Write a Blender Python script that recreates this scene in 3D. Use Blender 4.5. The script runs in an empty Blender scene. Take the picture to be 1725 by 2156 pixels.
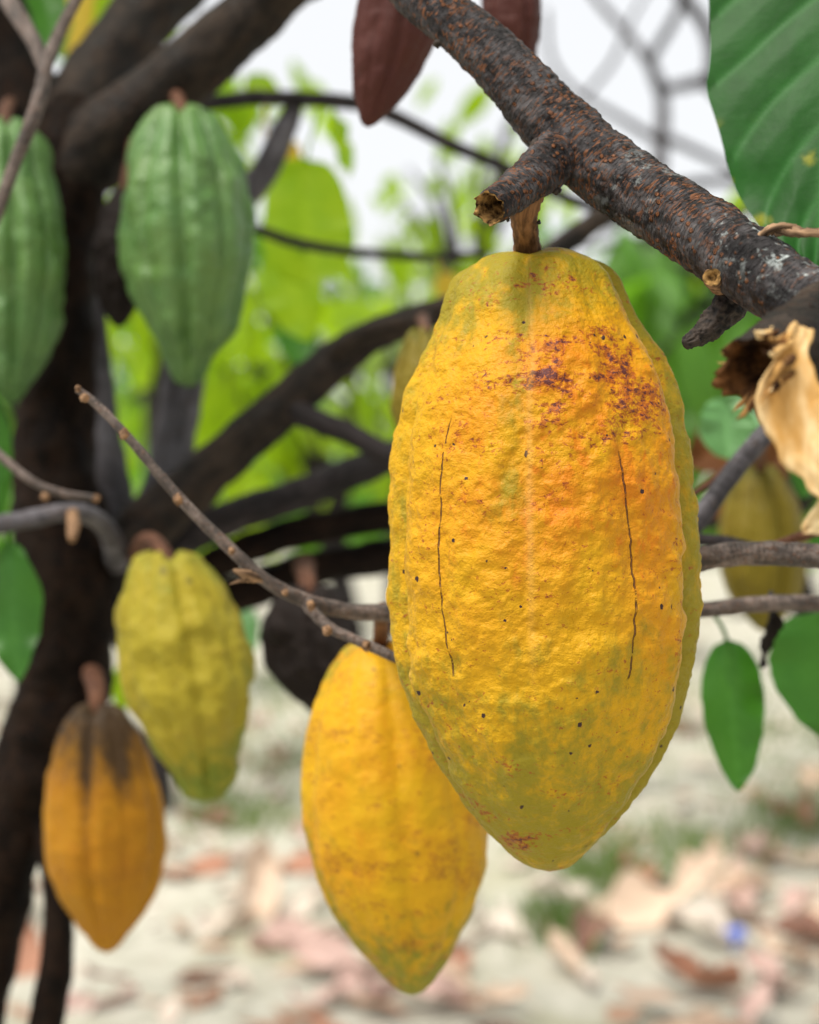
import bpy, math, random
import numpy as np
from mathutils import Vector

scene = bpy.context.scene
random.seed(7)
R = math.radians

# ------------------------------------------------------------------ camera, sky, sun, exposure
F = 3593.0                      # focal length in reference pixels (reference picture 1725 x 2156)
CX, CY = 862.5, 1078.0
HOR = 985.0                     # horizon row
PITCH = -math.atan((CY - HOR) / F)
CAM = Vector((0, 0, 0.86))

cam_d = bpy.data.cameras.new('camera')
cam = bpy.data.objects.new('camera', cam_d)
scene.collection.objects.link(cam)
cam.location = CAM
cam.rotation_euler = (math.pi / 2 + PITCH, 0, 0)
cam_d.sensor_fit = 'VERTICAL'
cam_d.sensor_height = 30.0
cam_d.lens = 50.0
cam_d.clip_start = 0.02
cam_d.clip_end = 600
cam_d.dof.use_dof = True
cam_d.dof.focus_distance = 0.513
cam_d.dof.aperture_fstop = 6.8
cam_d.dof.aperture_blades = 0
scene.camera = cam

SUN_EL, SUN_AZ = 66.0, 230.0     # azimuth: clockwise from +Y; behind the camera, a little to the left
world = bpy.data.worlds.new('World')
scene.world = world
world.use_nodes = True
wn, wl = world.node_tree.nodes, world.node_tree.links
bg = wn['Background']
sky = wn.new('ShaderNodeTexSky')
sky.sky_type = 'NISHITA'
sky.sun_disc = False
sky.sun_elevation = R(SUN_EL)
sky.sun_rotation = R(SUN_AZ)
sky.dust_density = 3.0
wmix = wn.new('ShaderNodeMix'); wmix.data_type = 'RGBA'
wmix.inputs[0].default_value = 0.8            # thin bright cloud over the whole sky
wmix.inputs[7].default_value = (9.6, 9.6, 9.6, 1)
wl.new(sky.outputs[0], wmix.inputs[6])
wl.new(wmix.outputs[2], bg.inputs[0])
bg.inputs[1].default_value = 0.068

sun_d = bpy.data.lights.new('sun', 'SUN')
sun_d.energy = 2.7
sun_d.angle = R(26)
sun_d.color = (1.0, 0.95, 0.86)
sun = bpy.data.objects.new('sun', sun_d)
scene.collection.objects.link(sun)
az, el = R(SUN_AZ), R(SUN_EL)
to_sun = Vector((math.sin(az) * math.cos(el), math.cos(az) * math.cos(el), math.sin(el)))
sun.rotation_euler = to_sun.to_track_quat('Z', 'Y').to_euler()
sun.location = (-1, -2, 4)

scene.view_settings.view_transform = 'Standard'
scene.view_settings.look = 'None'
scene.view_settings.gamma = 1.0
scene.view_settings.use_curve_mapping = False
scene.view_settings.exposure = 0.8
scene.render.engine = 'CYCLES'

SHADE_CANOPY_A, SHADE_CANOPY_C = 520, 200

# ------------------------------------------------------------------ basics
AX_R = np.array([1.0, 0, 0])
AX_F = np.array([0, math.cos(PITCH), math.sin(PITCH)])
AX_U = np.array([0, -math.sin(PITCH), math.cos(PITCH)])
CAMV = np.array(CAM)


def P(x, y, d):
    """reference pixel + distance along the view axis -> world point"""
    return CAMV + AX_F * d + AX_R * ((x - CX) / F * d) - AX_U * ((y - CY) / F * d)


def ground_at(x, y):
    """where the view ray of a pixel meets the ground z=0"""
    dirv = AX_F + AX_R * ((x - CX) / F) - AX_U * ((y - CY) / F)
    t = -CAMV[2] / dirv[2]
    return CAMV + dirv * t


def hash3(ix, iy, iz, seed):
    h = (ix.astype(np.int64) * 374761393 + iy.astype(np.int64) * 668265263 + iz.astype(np.int64) * 1274126177 + seed * 974711) & 0xffffffff
    h = ((h ^ (h >> 13)) * 1274126177) & 0xffffffff
    h = ((h ^ (h >> 16)) * 2246822519) & 0xffffffff
    h = h ^ (h >> 15)
    return (h & 0xffffff) / float(0xffffff) * 2 - 1


def vnoise(p, seed=0):
    p = np.asarray(p, float)
    i = np.floor(p); f = p - i
    f = f * f * f * (f * (f * 6 - 15) + 10)
    i = i.astype(np.int64)
    out = 0
    for dx in (0, 1):
        wx = f[..., 0] if dx else 1 - f[..., 0]
        for dy in (0, 1):
            wy = f[..., 1] if dy else 1 - f[..., 1]
            for dz in (0, 1):
                wz = f[..., 2] if dz else 1 - f[..., 2]
                out = out + wx * wy * wz * hash3(i[..., 0] + dx, i[..., 1] + dy, i[..., 2] + dz, seed)
    return out


def fbm(p, octaves=3, seed=0):
    p = np.asarray(p, float)
    a, s, o = 1.0, 1.0, 0
    for k in range(octaves):
        o = o + a * vnoise(p * s, seed + k * 17)
        a *= 0.5; s *= 2.03
    return o


def sstep(a, b, x):
    t = np.clip((np.asarray(x, float) - a) / (b - a), 0, 1)
    return t * t * (3 - 2 * t)


COL = scene.collection


def mesh_obj(name, verts, faces, mat, parent=None, smooth=True, attrs=None):
    verts = np.asarray(verts, float)
    if parent is not None:
        p, off = parent, np.zeros(3)
        while p is not None:
            off += np.array(p.location); p = p.parent
        verts = verts - off
    me = bpy.data.meshes.new(name)
    me.from_pydata(verts.tolist(), [], [tuple(f) for f in faces])
    if smooth:
        me.polygons.foreach_set('use_smooth', [True] * len(me.polygons))
    if attrs:
        for k, a in attrs.items():
            a = np.asarray(a, np.float32)
            if a.ndim == 2:
                at = me.attributes.new(k, 'FLOAT_VECTOR', 'POINT'); at.data.foreach_set('vector', a.ravel())
            else:
                at = me.attributes.new(k, 'FLOAT', 'POINT'); at.data.foreach_set('value', a.ravel())
    me.update()
    o = bpy.data.objects.new(name, me)
    COL.objects.link(o)
    if mat: me.materials.append(mat)
    if parent is not None: o.parent = parent
    return o


def empty(name, loc, label, cat, group=None):
    o = bpy.data.objects.new(name, None)
    COL.objects.link(o)
    o.location = Vector([float(v) for v in loc])
    o.empty_display_size = 0.02
    tag(o, label, cat, group)
    return o


def tag(o, label=None, cat=None, group=None, kind=None):
    if label: o['label'] = label
    if cat: o['category'] = cat
    if group: o['group'] = group
    if kind: o['kind'] = kind
    return o


def grid_faces(nr, nc, wrap, off=0):
    f = []
    for i in range(nr - 1):
        for j in range(nc if wrap else nc - 1):
            j2 = (j + 1) % nc
            f.append((off + i * nc + j, off + i * nc + j2, off + (i + 1) * nc + j2, off + (i + 1) * nc + j))
    return f


class MB:
    """collects pieces of one mesh with float attributes"""
    def __init__(self):
        self.v, self.f, self.a, self.n = [], [], {}, 0

    def add(self, v, f, **attrs):
        v = np.asarray(v, float).reshape(-1, 3)
        self.f += [tuple(int(i) + self.n for i in q) for q in f]
        for k, a in attrs.items():
            self.a.setdefault(k, []).append((self.n, np.asarray(a, float)))
        self.v.append(v); self.n += len(v)

    def build(self, name, mat, parent=None, smooth=True):
        V = np.vstack(self.v)
        at = {}
        for k, lst in self.a.items():
            w = lst[0][1].shape[1:] if lst[0][1].ndim > 1 else ()
            arr = np.zeros((len(V),) + tuple(w))
            for s, a in lst: arr[s:s + len(a)] = a
            at[k] = arr
        return mesh_obj(name, V, self.f, mat, parent, smooth, at)


# ------------------------------------------------------------------ node helpers
class NT:
    def __init__(self, name):
        self.m = bpy.data.materials.new(name)
        self.m.use_nodes = True
        self.t = self.m.node_tree
        self.n, self.l = self.t.nodes, self.t.links
        self.b = self.n['Principled BSDF']
        self.out = self.n['Material Output']

    def put(self, sock, v):
        if isinstance(v, bpy.types.NodeSocket): self.l.new(v, sock)
        elif isinstance(v, (tuple, list)) and len(v) == 3 and sock.type == 'RGBA': sock.default_value = (*v, 1)
        else: sock.default_value = v

    def attr(self, name, vec=False):
        a = self.n.new('ShaderNodeAttribute'); a.attribute_name = name
        return a.outputs['Vector'] if vec else a.outputs['Fac']

    def obj(self):
        return self.n.new('ShaderNodeTexCoord').outputs['Object']

    def rnd(self):
        return self.n.new('ShaderNodeObjectInfo').outputs['Random']

    def scale(self, v, s):
        m = self.n.new('ShaderNodeMapping'); self.l.new(v, m.inputs[0]); m.inputs['Scale'].default_value = s
        return m.outputs[0]

    def noise(self, v, scale, detail=3, rough=0.55, dist=0.0):
        t = self.n.new('ShaderNodeTexNoise'); self.l.new(v, t.inputs['Vector'])
        t.inputs['Scale'].default_value = scale; t.inputs['Detail'].default_value = detail
        t.inputs['Roughness'].default_value = rough; t.inputs['Distortion'].default_value = dist
        return t.outputs['Fac']

    def voro(self, v, scale, rand=1.0, feature='F1'):
        t = self.n.new('ShaderNodeTexVoronoi'); t.feature = feature
        self.l.new(v, t.inputs['Vector']); t.inputs['Scale'].default_value = scale
        t.inputs['Randomness'].default_value = rand
        return t.outputs['Distance'], (t.outputs['Color'] if feature == 'F1' else None)

    def math(self, op, a, b=None, c=None):
        m = self.n.new('ShaderNodeMath'); m.operation = op
        for i, v in enumerate((a, b, c)):
            if v is not None: self.put(m.inputs[i], v)
        return m.outputs[0]

    def mul(self, a, b): return self.math('MULTIPLY', a, b)
    def addm(self, a, b): return self.math('ADD', a, b)

    def ss(self, v, lo, hi, a=0.0, b=1.0):
        m = self.n.new('ShaderNodeMapRange'); m.interpolation_type = 'SMOOTHSTEP'
        self.put(m.inputs[0], v)
        if lo < hi:
            vals = (lo, hi, a, b)
        else:
            vals = (hi, lo, b, a)
        for i, x in enumerate(vals): m.inputs[1 + i].default_value = x
        return m.outputs[0]

    def mix(self, f, a, b, blend='MIX'):
        m = self.n.new('ShaderNodeMix'); m.data_type = 'RGBA'; m.blend_type = blend
        self.put(m.inputs[0], f); self.put(m.inputs[6], a); self.put(m.inputs[7], b)
        return m.outputs[2]

    def bump(self, h, strength, dist):
        b = self.n.new('ShaderNodeBump'); b.inputs['Strength'].default_value = strength
        b.inputs['Distance'].default_value = dist
        self.l.new(h, b.inputs['Height']); self.l.new(b.outputs[0], self.b.inputs['Normal'])
        return b.outputs[0]

    def set(self, color=None, rough=None, spec=None, **kw):
        if color is not None: self.put(self.b.inputs['Base Color'], color)
        if rough is not None: self.put(self.b.inputs['Roughness'], rough)
        if spec is not None: self.b.inputs['Specular IOR Level'].default_value = spec
        return self.m


# ------------------------------------------------------------------ materials
def bark_mat(name, dark, light, red, redamt=0.5, fine=1.0, lichen=False, spec=0.25, bump=1.0):
    t = NT(name)
    bc = t.attr('bc', True)
    n1 = t.noise(t.scale(bc, (1, 1, 0.45)), 190 * fine, 5, 0.62)
    n2 = t.noise(bc, 45 * fine, 3)
    n3 = t.noise(t.scale(bc, (1, 1, 2.6)), 330 * fine, 3, 0.6, 0.4)
    c = t.mix(t.ss(n1, 0.36, 0.66), dark, light)
    c = t.mix(t.mul(t.ss(n2, 0.52, 0.70), 0.65), c, tuple(0.45 * v for v in dark))
    d, vc = t.voro(t.scale(bc, (1, 1, 0.8)), 420 * fine)
    spots = t.mul(t.ss(t.addm(d, t.mul(t.addm(n3, -0.5), 0.5)), 0.38, 0.20), t.ss(t.noise(bc, 75 * fine, 3, 0.65), 0.50 - 0.1 * redamt, 0.60))
    fleck = t.mul(t.ss(n3, 0.53, 0.61), t.ss(n2, 0.62, 0.40))
    rf = t.math('MINIMUM', t.addm(spots, t.mul(fleck, 0.8)), 1.0)
    c = t.mix(t.mul(rf, redamt), c, red)
    crack = t.noise(t.scale(bc, (0.6, 0.6, 4.0)), 170 * fine, 3, 0.6, 0.8)
    cr = t.ss(t.math('ABSOLUTE', t.addm(crack, -0.5)), 0.0, 0.035)
    c = t.mix(t.mul(t.math('SUBTRACT', 1.0, cr), 0.35), c, tuple(0.35 * v for v in dark))
    if lichen:
        li = t.mul(t.attr('li'), t.ss(t.noise(bc, 150, 4, 0.7), 0.52, 0.62))
        c = t.mix(li, c, (0.42, 0.46, 0.45))
    h = t.addm(t.addm(t.mul(n1, 0.6), t.mul(spots, 0.8)), t.addm(t.mul(cr, 0.25), t.mul(n3, 0.5)))
    t.bump(h, 0.9 * bump, 0.0012)
    return t.set(c, t.ss(n1, 0.3, 0.7, 0.55, 0.9), spec)


M = {}
M['bark_near'] = bark_mat('bark_near', (0.012, 0.010, 0.011), (0.085, 0.078, 0.080), (0.20, 0.075, 0.028), 0.9, 1.0, True, 0.18, 1.3)
M['bark_trunk'] = bark_mat('bark_trunk', (0.005, 0.0035, 0.003), (0.022, 0.014, 0.010), (0.035, 0.015, 0.008), 0.6, 0.5, False, 0.06)
M['bark_limb'] = bark_mat('bark_limb', (0.008, 0.006, 0.005), (0.050, 0.036, 0.027), (0.055, 0.026, 0.013), 0.5, 0.5, False, 0.2)
M['bark_mid'] = bark_mat('bark_mid', (0.012, 0.010, 0.011), (0.050, 0.042, 0.044), (0.06, 0.030, 0.022), 0.35, 0.5, False, 0.2)
M['bark_grey'] = bark_mat('bark_grey', (0.05, 0.045, 0.05), (0.16, 0.15, 0.165), (0.12, 0.08, 0.06), 0.3, 0.4, False, 0.2)
M['bark_twig'] = bark_mat('bark_twig', (0.055, 0.042, 0.036), (0.21, 0.165, 0.145), (0.20, 0.095, 0.055), 0.5, 1.2, False, 0.4)


def simple_mat(name, a, b, scale=150, rough=0.8, spec=0.2, bump=0.6, stretch=(1, 1, 1), coord='obj', dist=0.001):
    t = NT(name)
    v = t.obj() if coord == 'obj' else t.attr('bc', True)
    v = t.scale(v, stretch)
    n = t.noise(v, scale, 4, 0.6)
    c = t.mix(t.ss(n, 0.33, 0.67), a, b)
    t.bump(n, bump, dist)
    return t.set(c, rough, spec)


M['peduncle'] = simple_mat('peduncle', (0.07, 0.032, 0.013), (0.26, 0.125, 0.05), 420, 0.75, 0.25, 0.9, (1, 1, 0.35), 'bc')
M['stalk'] = simple_mat('stalk', (0.055, 0.022, 0.012), (0.15, 0.065, 0.035), 300, 0.75, 0.25, 0.6, (1, 1, 0.4), 'bc')
M['bud'] = simple_mat('bud', (0.10, 0.055, 0.03), (0.34, 0.20, 0.11), 500, 0.8, 0.2, 0.6)
M['pith'] = simple_mat('pith', (0.020, 0.010, 0.005), (0.42, 0.24, 0.085), 420, 0.9, 0.1, 1.0)
M['char'] = simple_mat('char', (0.006, 0.005, 0.005), (0.050, 0.035, 0.026), 300, 0.75, 0.3, 1.0)
M['splinter'] = simple_mat('splinter', (0.50, 0.27, 0.075), (0.78, 0.62, 0.36), 95, 0.75, 0.15, 0.8, (1, 1, 0.25))
M['torn_dark'] = simple_mat('torn_dark', (0.012, 0.006, 0.004), (0.14, 0.06, 0.02), 150, 0.9, 0.1, 1.0)
M['torn'] = simple_mat('torn', (0.07, 0.028, 0.010), (0.55, 0.30, 0.09), 110, 0.85, 0.2, 1.0)
M['dead_twig'] = simple_mat('dead_twig', (0.03, 0.018, 0.012), (0.42, 0.26, 0.15), 240, 0.85, 0.2, 1.0, (1, 1, 0.15), 'bc')


def pod_mat(name, base, second, green, red, dark, speck=0.5, rough=0.42, main=False, wart=0.6, spec=0.22):
    """cacao husk. attributes: gr (greenness), og (ripeness/orange), rd (blotches), dk (dark stain)"""
    t = NT(name)
    ob = t.obj()
    n1 = t.noise(ob, 95, 5, 0.6)
    n2 = t.noise(ob, 38, 4, 0.6)
    n3 = t.noise(t.scale(ob, (1, 1, 1.25)), 330, 4, 0.62)
    n4 = t.noise(t.scale(ob, (1.25, 1.25, 0.6)), 210, 4, 0.65, 0.3)
    og = t.math('MULTIPLY', t.attr('og'), t.ss(n2, 0.25, 0.62))
    og = t.addm(og, t.mul(t.ss(n4, 0.52, 0.72), t.mul(t.attr('og'), 0.7)))
    c = t.mix(t.math('MINIMUM', og, 1.0), base, second)
    c = t.mix(t.mul(t.ss(n3, 0.50, 0.72), 0.22), c, tuple(min(1, v * 1.28 + 0.02) for v in base))
    gf = t.addm(t.attr('gr'), t.mul(t.addm(n1, -0.5), 1.2))
    gf = t.addm(gf, t.mul(t.addm(n4, -0.5), 1.1))
    gf = t.addm(gf, t.mul(t.addm(n2, -0.5), 0.6))
    c = t.mix(t.ss(gf, 0.18, 0.80), c, green)
    # brown-red freckles in blotches
    fr = t.noise(t.scale(ob, (1.0, 1.0, 1.35)), 480, 4, 0.72, 0.5)
    zone = t.mul(t.addm(t.attr('rd'), 0.28), t.ss(t.noise(t.scale(ob, (0.7, 0.7, 1.5)), 70, 3, 0.6), 0.40, 0.66))
    frm = t.ss(t.addm(fr, t.mul(zone, 0.24)), 0.625, 0.71)
    c = t.mix(t.mul(frm, t.mul(speck, 0.85)), c, red)
    frd = t.ss(t.addm(fr, t.mul(zone, 0.19)), 0.715, 0.765)
    c = t.mix(t.mul(frd, speck), c, tuple(0.5 * a + 0.5 * b for a, b in zip(dark, (0.10, 0.02, 0.03))))
    # pin-prick spots
    d, vc = t.voro(ob, 190)
    sep = t.n.new('ShaderNodeSeparateColor'); t.l.new(vc, sep.inputs[0])
    pick = t.ss(sep.outputs[0], 0.42, 0.46)
    size = t.addm(t.mul(t.math('POWER', sep.outputs[1], 2.5), 0.13), 0.03)
    dn = t.addm(d, t.mul(t.addm(t.noise(ob, 700, 3, 0.6), -0.5), 0.34))
    spot = t.mul(pick, t.ss(t.math('SUBTRACT', dn, size), 0.035, -0.015))
    c = t.mix(t.mul(spot, min(1.0, speck * 1.2)), c, dark)
    # stain
    dk = t.ss(t.addm(t.attr('dk'), t.mul(t.addm(n4, -0.5), 0.9)), 0.25, 0.95)
    c = t.mix(t.mul(dk, 0.93), c, dark)
    h = t.addm(t.mul(n1, 0.9), t.addm(t.mul(n3, 0.5), t.mul(t.noise(ob, 800, 2), 0.16)))
    if main:
        crk = None
        for nm, v0, v1, w in (('c1', 0.27, 0.685, 0.34), ('c2', 0.32, 0.69, 0.40), ('c3', 0.38, 0.66, 0.40)):
            dist = t.math('ABSOLUTE', t.addm(t.attr(nm), t.mul(t.addm(t.noise(ob, 110, 3), -0.5), 2.2)))
            vv = t.attr('vv')
            gaps = t.ss(t.noise(t.scale(ob, (0.01, 0.01, 1)), 210, 3), 0.38, 0.50)
            rng = t.mul(t.mul(t.ss(vv, v0, v0 + 0.03), t.ss(vv, v1, v1 - 0.03)), gaps)
            m1 = t.mul(t.ss(dist, w, w * 0.35), rng)
            crk = m1 if crk is None else t.math('MAXIMUM', crk, m1)
        c = t.mix(t.mul(crk, 0.85), c, (0.11, 0.038, 0.022))
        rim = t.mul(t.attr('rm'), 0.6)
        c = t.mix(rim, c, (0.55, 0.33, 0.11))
        h = t.addm(h, t.mul(crk, -1.0))
    t.bump(h, wart, 0.0018)
    return t.set(c, t.ss(n3, 0.3, 0.7, rough + 0.02, rough + 0.2), spec)


YEL = (0.55, 0.305, 0.003)
ORA = (0.56, 0.175, 0.003)
M['pod_main'] = pod_mat('pod_main', YEL, ORA, (0.27, 0.21, 0.011), (0.30, 0.06, 0.010), (0.035, 0.014, 0.016), 0.9, 0.44, True, 1.0)
M['pod_yellow'] = pod_mat('pod_yellow', (0.56, 0.325, 0.004), (0.56, 0.22, 0.004), (0.22, 0.20, 0.012), (0.30, 0.08, 0.010), (0.05, 0.025, 0.02), 0.5, 0.46, False, 0.6)
M['pod_lime'] = pod_mat('pod_lime', (0.33, 0.26, 0.016), (0.27, 0.25, 0.030), (0.15, 0.18, 0.016), (0.26, 0.15, 0.02), (0.04, 0.035, 0.02), 0.4, 0.48, False, 0.7)
M['pod_ochre'] = pod_mat('pod_ochre', (0.38, 0.175, 0.005), (0.35, 0.12, 0.004), (0.20, 0.11, 0.012), (0.16, 0.06, 0.012), (0.035, 0.022, 0.014), 0.4, 0.5, False, 0.6)
M['pod_green'] = pod_mat('pod_green', (0.075, 0.175, 0.042), (0.13, 0.22, 0.036), (0.035, 0.105, 0.014), (0.12, 0.12, 0.03), (0.03, 0.03, 0.02), 0.3, 0.30, False, 0.9, 0.5)
M['pod_maroon'] = pod_mat('pod_maroon', (0.062, 0.016, 0.013), (0.075, 0.020, 0.009), (0.042, 0.013, 0.013), (0.07, 0.02, 0.015), (0.02, 0.010, 0.010), 0.4, 0.5, False, 0.5)
M['pod_olive'] = pod_mat('pod_olive', (0.17, 0.125, 0.008), (0.15, 0.12, 0.01), (0.10, 0.10, 0.010), (0.16, 0.08, 0.015), (0.03, 0.02, 0.012), 0.4, 0.5, False, 0.5)
M['pod_black'] = pod_mat('pod_black', (0.012, 0.008, 0.007), (0.018, 0.011, 0.009), (0.010, 0.007, 0.006), (0.035, 0.02, 0.014), (0.008, 0.006, 0.006), 0.4, 0.7, False, 1.0)


def leaf_mat(name, a, b, trans, tcol, rough=0.4, spec=0.5, spots=False, vein=1.35):
    t = NT(name)
    ob = t.obj()
    n = t.noise(ob, 60, 4, 0.6)
    r = t.n.new('ShaderNodeObjectInfo').outputs['Random']
    c = t.mix(t.ss(n, 0.3, 0.7), a, b)
    c = t.mix(t.mul(t.attr('vn'), 0.55), c, tuple(min(1, v * vein + 0.015) for v in b))
    if spots:
        d, vc = t.voro(ob, 62)
        sep = t.n.new('ShaderNodeSeparateColor'); t.l.new(vc, sep.inputs[0])
        pk = t.mul(t.ss(sep.outputs[0], 0.66, 0.70), t.attr('sp'))
        dn = t.addm(d, t.mul(t.addm(t.noise(ob, 300, 3), -0.5), 0.25))
        c = t.mix(t.mul(pk, t.ss(dn, 0.36, 0.12)), c, (0.42, 0.36, 0.02))
        c = t.mix(t.mul(pk, t.ss(dn, 0.17, 0.11)), c, (0.30, 0.075, 0.012))
    t.bump(t.addm(t.noise(ob, 260, 3), t.mul(t.attr('vn'), -0.4)), 0.25, 0.0008)
    t.set(c, rough, spec)
    tr = t.n.new('ShaderNodeBsdfTranslucent'); t.put(tr.inputs[0], tcol)
    mx = t.n.new('ShaderNodeMixShader'); mx.inputs[0].default_value = trans
    t.l.new(t.b.outputs[0], mx.inputs[1]); t.l.new(tr.outputs[0], mx.inputs[2])
    t.l.new(mx.outputs[0], t.out.inputs[0])
    return t.m


M['leaf_big'] = leaf_mat('leaf_big', (0.006, 0.050, 0.005), (0.012, 0.075, 0.010), 0.16, (0.06, 0.24, 0.004), 0.5, 0.16, True, 1.9)
M['leaf_green'] = leaf_mat('leaf_green', (0.014, 0.085, 0.006), (0.028, 0.120, 0.010), 0.3, (0.13, 0.40, 0.02), 0.42, 0.4)
M['leaf_lime'] = leaf_mat('leaf_lime', (0.10, 0.25, 0.008), (0.27, 0.38, 0.010), 0.5, (0.42, 0.66, 0.01), 0.5, 0.3)
M['leaf_yellow'] = leaf_mat('leaf_yellow', (0.40, 0.30, 0.02), (0.46, 0.34, 0.04), 0.45, (0.75, 0.50, 0.04), 0.5, 0.3)
M['leaf_mint'] = leaf_mat('leaf_mint', (0.11, 0.27, 0.095), (0.13, 0.30, 0.11), 0.25, (0.25, 0.55, 0.15), 0.4, 0.5)
M['leaf_brown'] = leaf_mat('leaf_brown', (0.075, 0.028, 0.010), (0.13, 0.05, 0.016), 0.2, (0.3, 0.1, 0.02), 0.7, 0.2)
M['leaf_black'] = leaf_mat('leaf_black', (0.010, 0.008, 0.007), (0.018, 0.013, 0.010), 0.05, (0.03, 0.02, 0.01), 0.8, 0.2)
DRY = [(0.50, 0.36, 0.25), (0.66, 0.50, 0.38), (0.40, 0.20, 0.13), (0.68, 0.60, 0.52), (0.58, 0.40, 0.35), (0.28, 0.15, 0.11)]
for i, c in enumerate(DRY):
    M['dry%d' % i] = leaf_mat('dry_leaf_%d' % i, tuple(v * 0.8 for v in c), c, 0.12, tuple(min(1, v * 1.3) for v in c), 0.7, 0.25)


# ------------------------------------------------------------------ shapes
def catmull(pts, n_per):
    pts = np.asarray(pts, float)
    ext = np.vstack([2 * pts[0] - pts[1], pts, 2 * pts[-1] - pts[-2]])
    out = []
    for i in range(1, len(ext) - 2):
        p0, p1, p2, p3 = ext[i - 1], ext[i], ext[i + 1], ext[i + 2]
        m = n_per[i - 1] if isinstance(n_per, (list, tuple)) else n_per
        for t in np.linspace(0, 1, m, endpoint=False):
            out.append(0.5 * ((2 * p1) + (-p0 + p2) * t + (2 * p0 - 5 * p1 + 4 * p2 - p3) * t ** 2 + (-p0 + 3 * p1 - 3 * p2 + p3) * t ** 3))
    out.append(ext[-2])
    return np.array(out)


def frames(path):
    T = np.gradient(path, axis=0)
    T /= np.linalg.norm(T, axis=1)[:, None] + 1e-12
    ref = np.array([0.05, -1.0, 0.1])
    n = ref - T[0] * ref.dot(T[0]); n /= np.linalg.norm(n)
    N = [n]
    for i in range(1, len(T)):
        n = N[-1] - T[i] * N[-1].dot(T[i]); n /= np.linalg.norm(n) + 1e-12
        N.append(n)
    N = np.array(N)
    return T, N, np.cross(T, N)


def tube_data(ctrl, nth=20, n_per=8, lump=0.06, lumpscale=1.2, seed=0, ragged=0.0, caps=True, fine=0.0, finescale=400, li=None, world=False):
    """ctrl: (x, y, d, r) in reference pixels and metres of distance, or world x,y,z,r"""
    c = []
    for q in ctrl:
        if world: c.append(q)
        else:
            p = P(q[0], q[1], q[2]); c.append((p[0], p[1], p[2], q[3] * q[2] / F))
    S = catmull(c, n_per)
    path, rad = S[:, :3], np.maximum(S[:, 3], 1e-4)
    T, N, B = frames(path)
    s = np.concatenate([[0], np.cumsum(np.linalg.norm(np.diff(path, axis=0), axis=1))])
    th = np.linspace(0, 2 * np.pi, nth, endpoint=False)
    ct, st = np.cos(th), np.sin(th)
    rm = float(np.mean(rad))
    bc = np.stack([rad[:, None] * ct[None], rad[:, None] * st[None], np.repeat(s[:, None], nth, 1)], -1)
    off = 1 + lump * fbm(bc / (rm * lumpscale), 3, seed)
    if fine:
        off = off + fine / rm * fbm(bc * np.array([1, 1, 1.4]) * finescale, 3, seed + 5)
    rr = rad[:, None] * off
    V = path[:, None, :] + N[:, None, :] * (rr * ct[None])[..., None] + B[:, None, :] * (rr * st[None])[..., None]
    nr = len(path)
    if ragged:
        V[-1] += T[-1] * (ragged * fbm(np.stack([ct * 3, st * 3, st * 0], -1), 3, seed + 9))[:, None]
    faces = grid_faces(nr, nth, True)
    V = V.reshape(-1, 3); bcf = bc.reshape(-1, 3)
    if caps:
        for e, (row, sg) in enumerate(((0, -1), (nr - 1, 1))):
            k = len(V)
            cpt = path[row] + T[row] * sg * rad[row] * 0.35
            V = np.vstack([V, cpt]); bcf = np.vstack([bcf, [[0, 0, s[row]]]])
            for j in range(nth):
                a, b = row * nth + j, row * nth + (j + 1) % nth
                faces.append((a, b, k) if sg > 0 else (b, a, k))
    at = {'bc': bcf}
    if li is not None:
        at['li'] = li(V)
    return V, faces, at


def tube(name, ctrl, mat, parent, **kw):
    V, f, at = tube_data(ctrl, **kw)
    return mesh_obj(name, V, f, M[mat], parent, True, at)


def blob_data(c, r, seed=0, squash=(1, 1, 1), nth=12, nv=8, rough=0.2):
    th = np.linspace(0, 2 * np.pi, nth, endpoint=False); ph = np.linspace(0.12, np.pi - 0.12, nv)
    d = np.stack([np.sin(ph)[:, None] * np.cos(th)[None], np.sin(ph)[:, None] * np.sin(th)[None], np.repeat(np.cos(ph)[:, None], nth, 1)], -1)
    rr = r * (1 + rough * fbm(d * 1.8 + seed, 3, seed))
    V = (d * rr[..., None] * np.array(squash)).reshape(-1, 3) + np.asarray(c)
    f = grid_faces(nv, nth, True)
    f.append(tuple(range(nth - 1, -1, -1))); f.append(tuple((nv - 1) * nth + j for j in range(nth)))
    return V, f


def arr_interp(prof, y):
    prof = np.asarray(prof, float)
    # smooth interpolation through the listed rows
    yy = prof[:, 0]
    xs = []
    for k in range(1, prof.shape[1]):
        m = np.gradient(prof[:, k], yy)
        i = np.clip(np.searchsorted(yy, y) - 1, 0, len(yy) - 2)
        h = yy[i + 1] - yy[i]; t = np.clip((y - yy[i]) / h, 0, 1)
        v = (2 * t ** 3 - 3 * t ** 2 + 1) * prof[i, k] + (t ** 3 - 2 * t ** 2 + t) * h * m[i] + (-2 * t ** 3 + 3 * t ** 2) * prof[i + 1, k] + (t ** 3 - t ** 2) * h * m[i + 1]
        xs.append(v)
    return xs


GENERIC = [(0.0, .20), (0.012, .36), (0.04, .50), (0.09, .63), (.16, .75), (.25, .87), (.36, .96), (.47, 1.0), (.58, .98), (.68, .89), (.77, .75), (.85, .57), (.92, .38), (.965, .23), (.99, .10), (1.0, .0)]
GREENP = [(0.0, .26), (0.01, .42), (0.04, .56), (0.09, .68), (.16, .79), (.25, .90), (.36, .98), (.47, 1.0), (.58, .96), (.68, .86), (.77, .71), (.85, .53), (.91, .40), (.955, .31), (.985, .20), (1.0, .0)]


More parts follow.
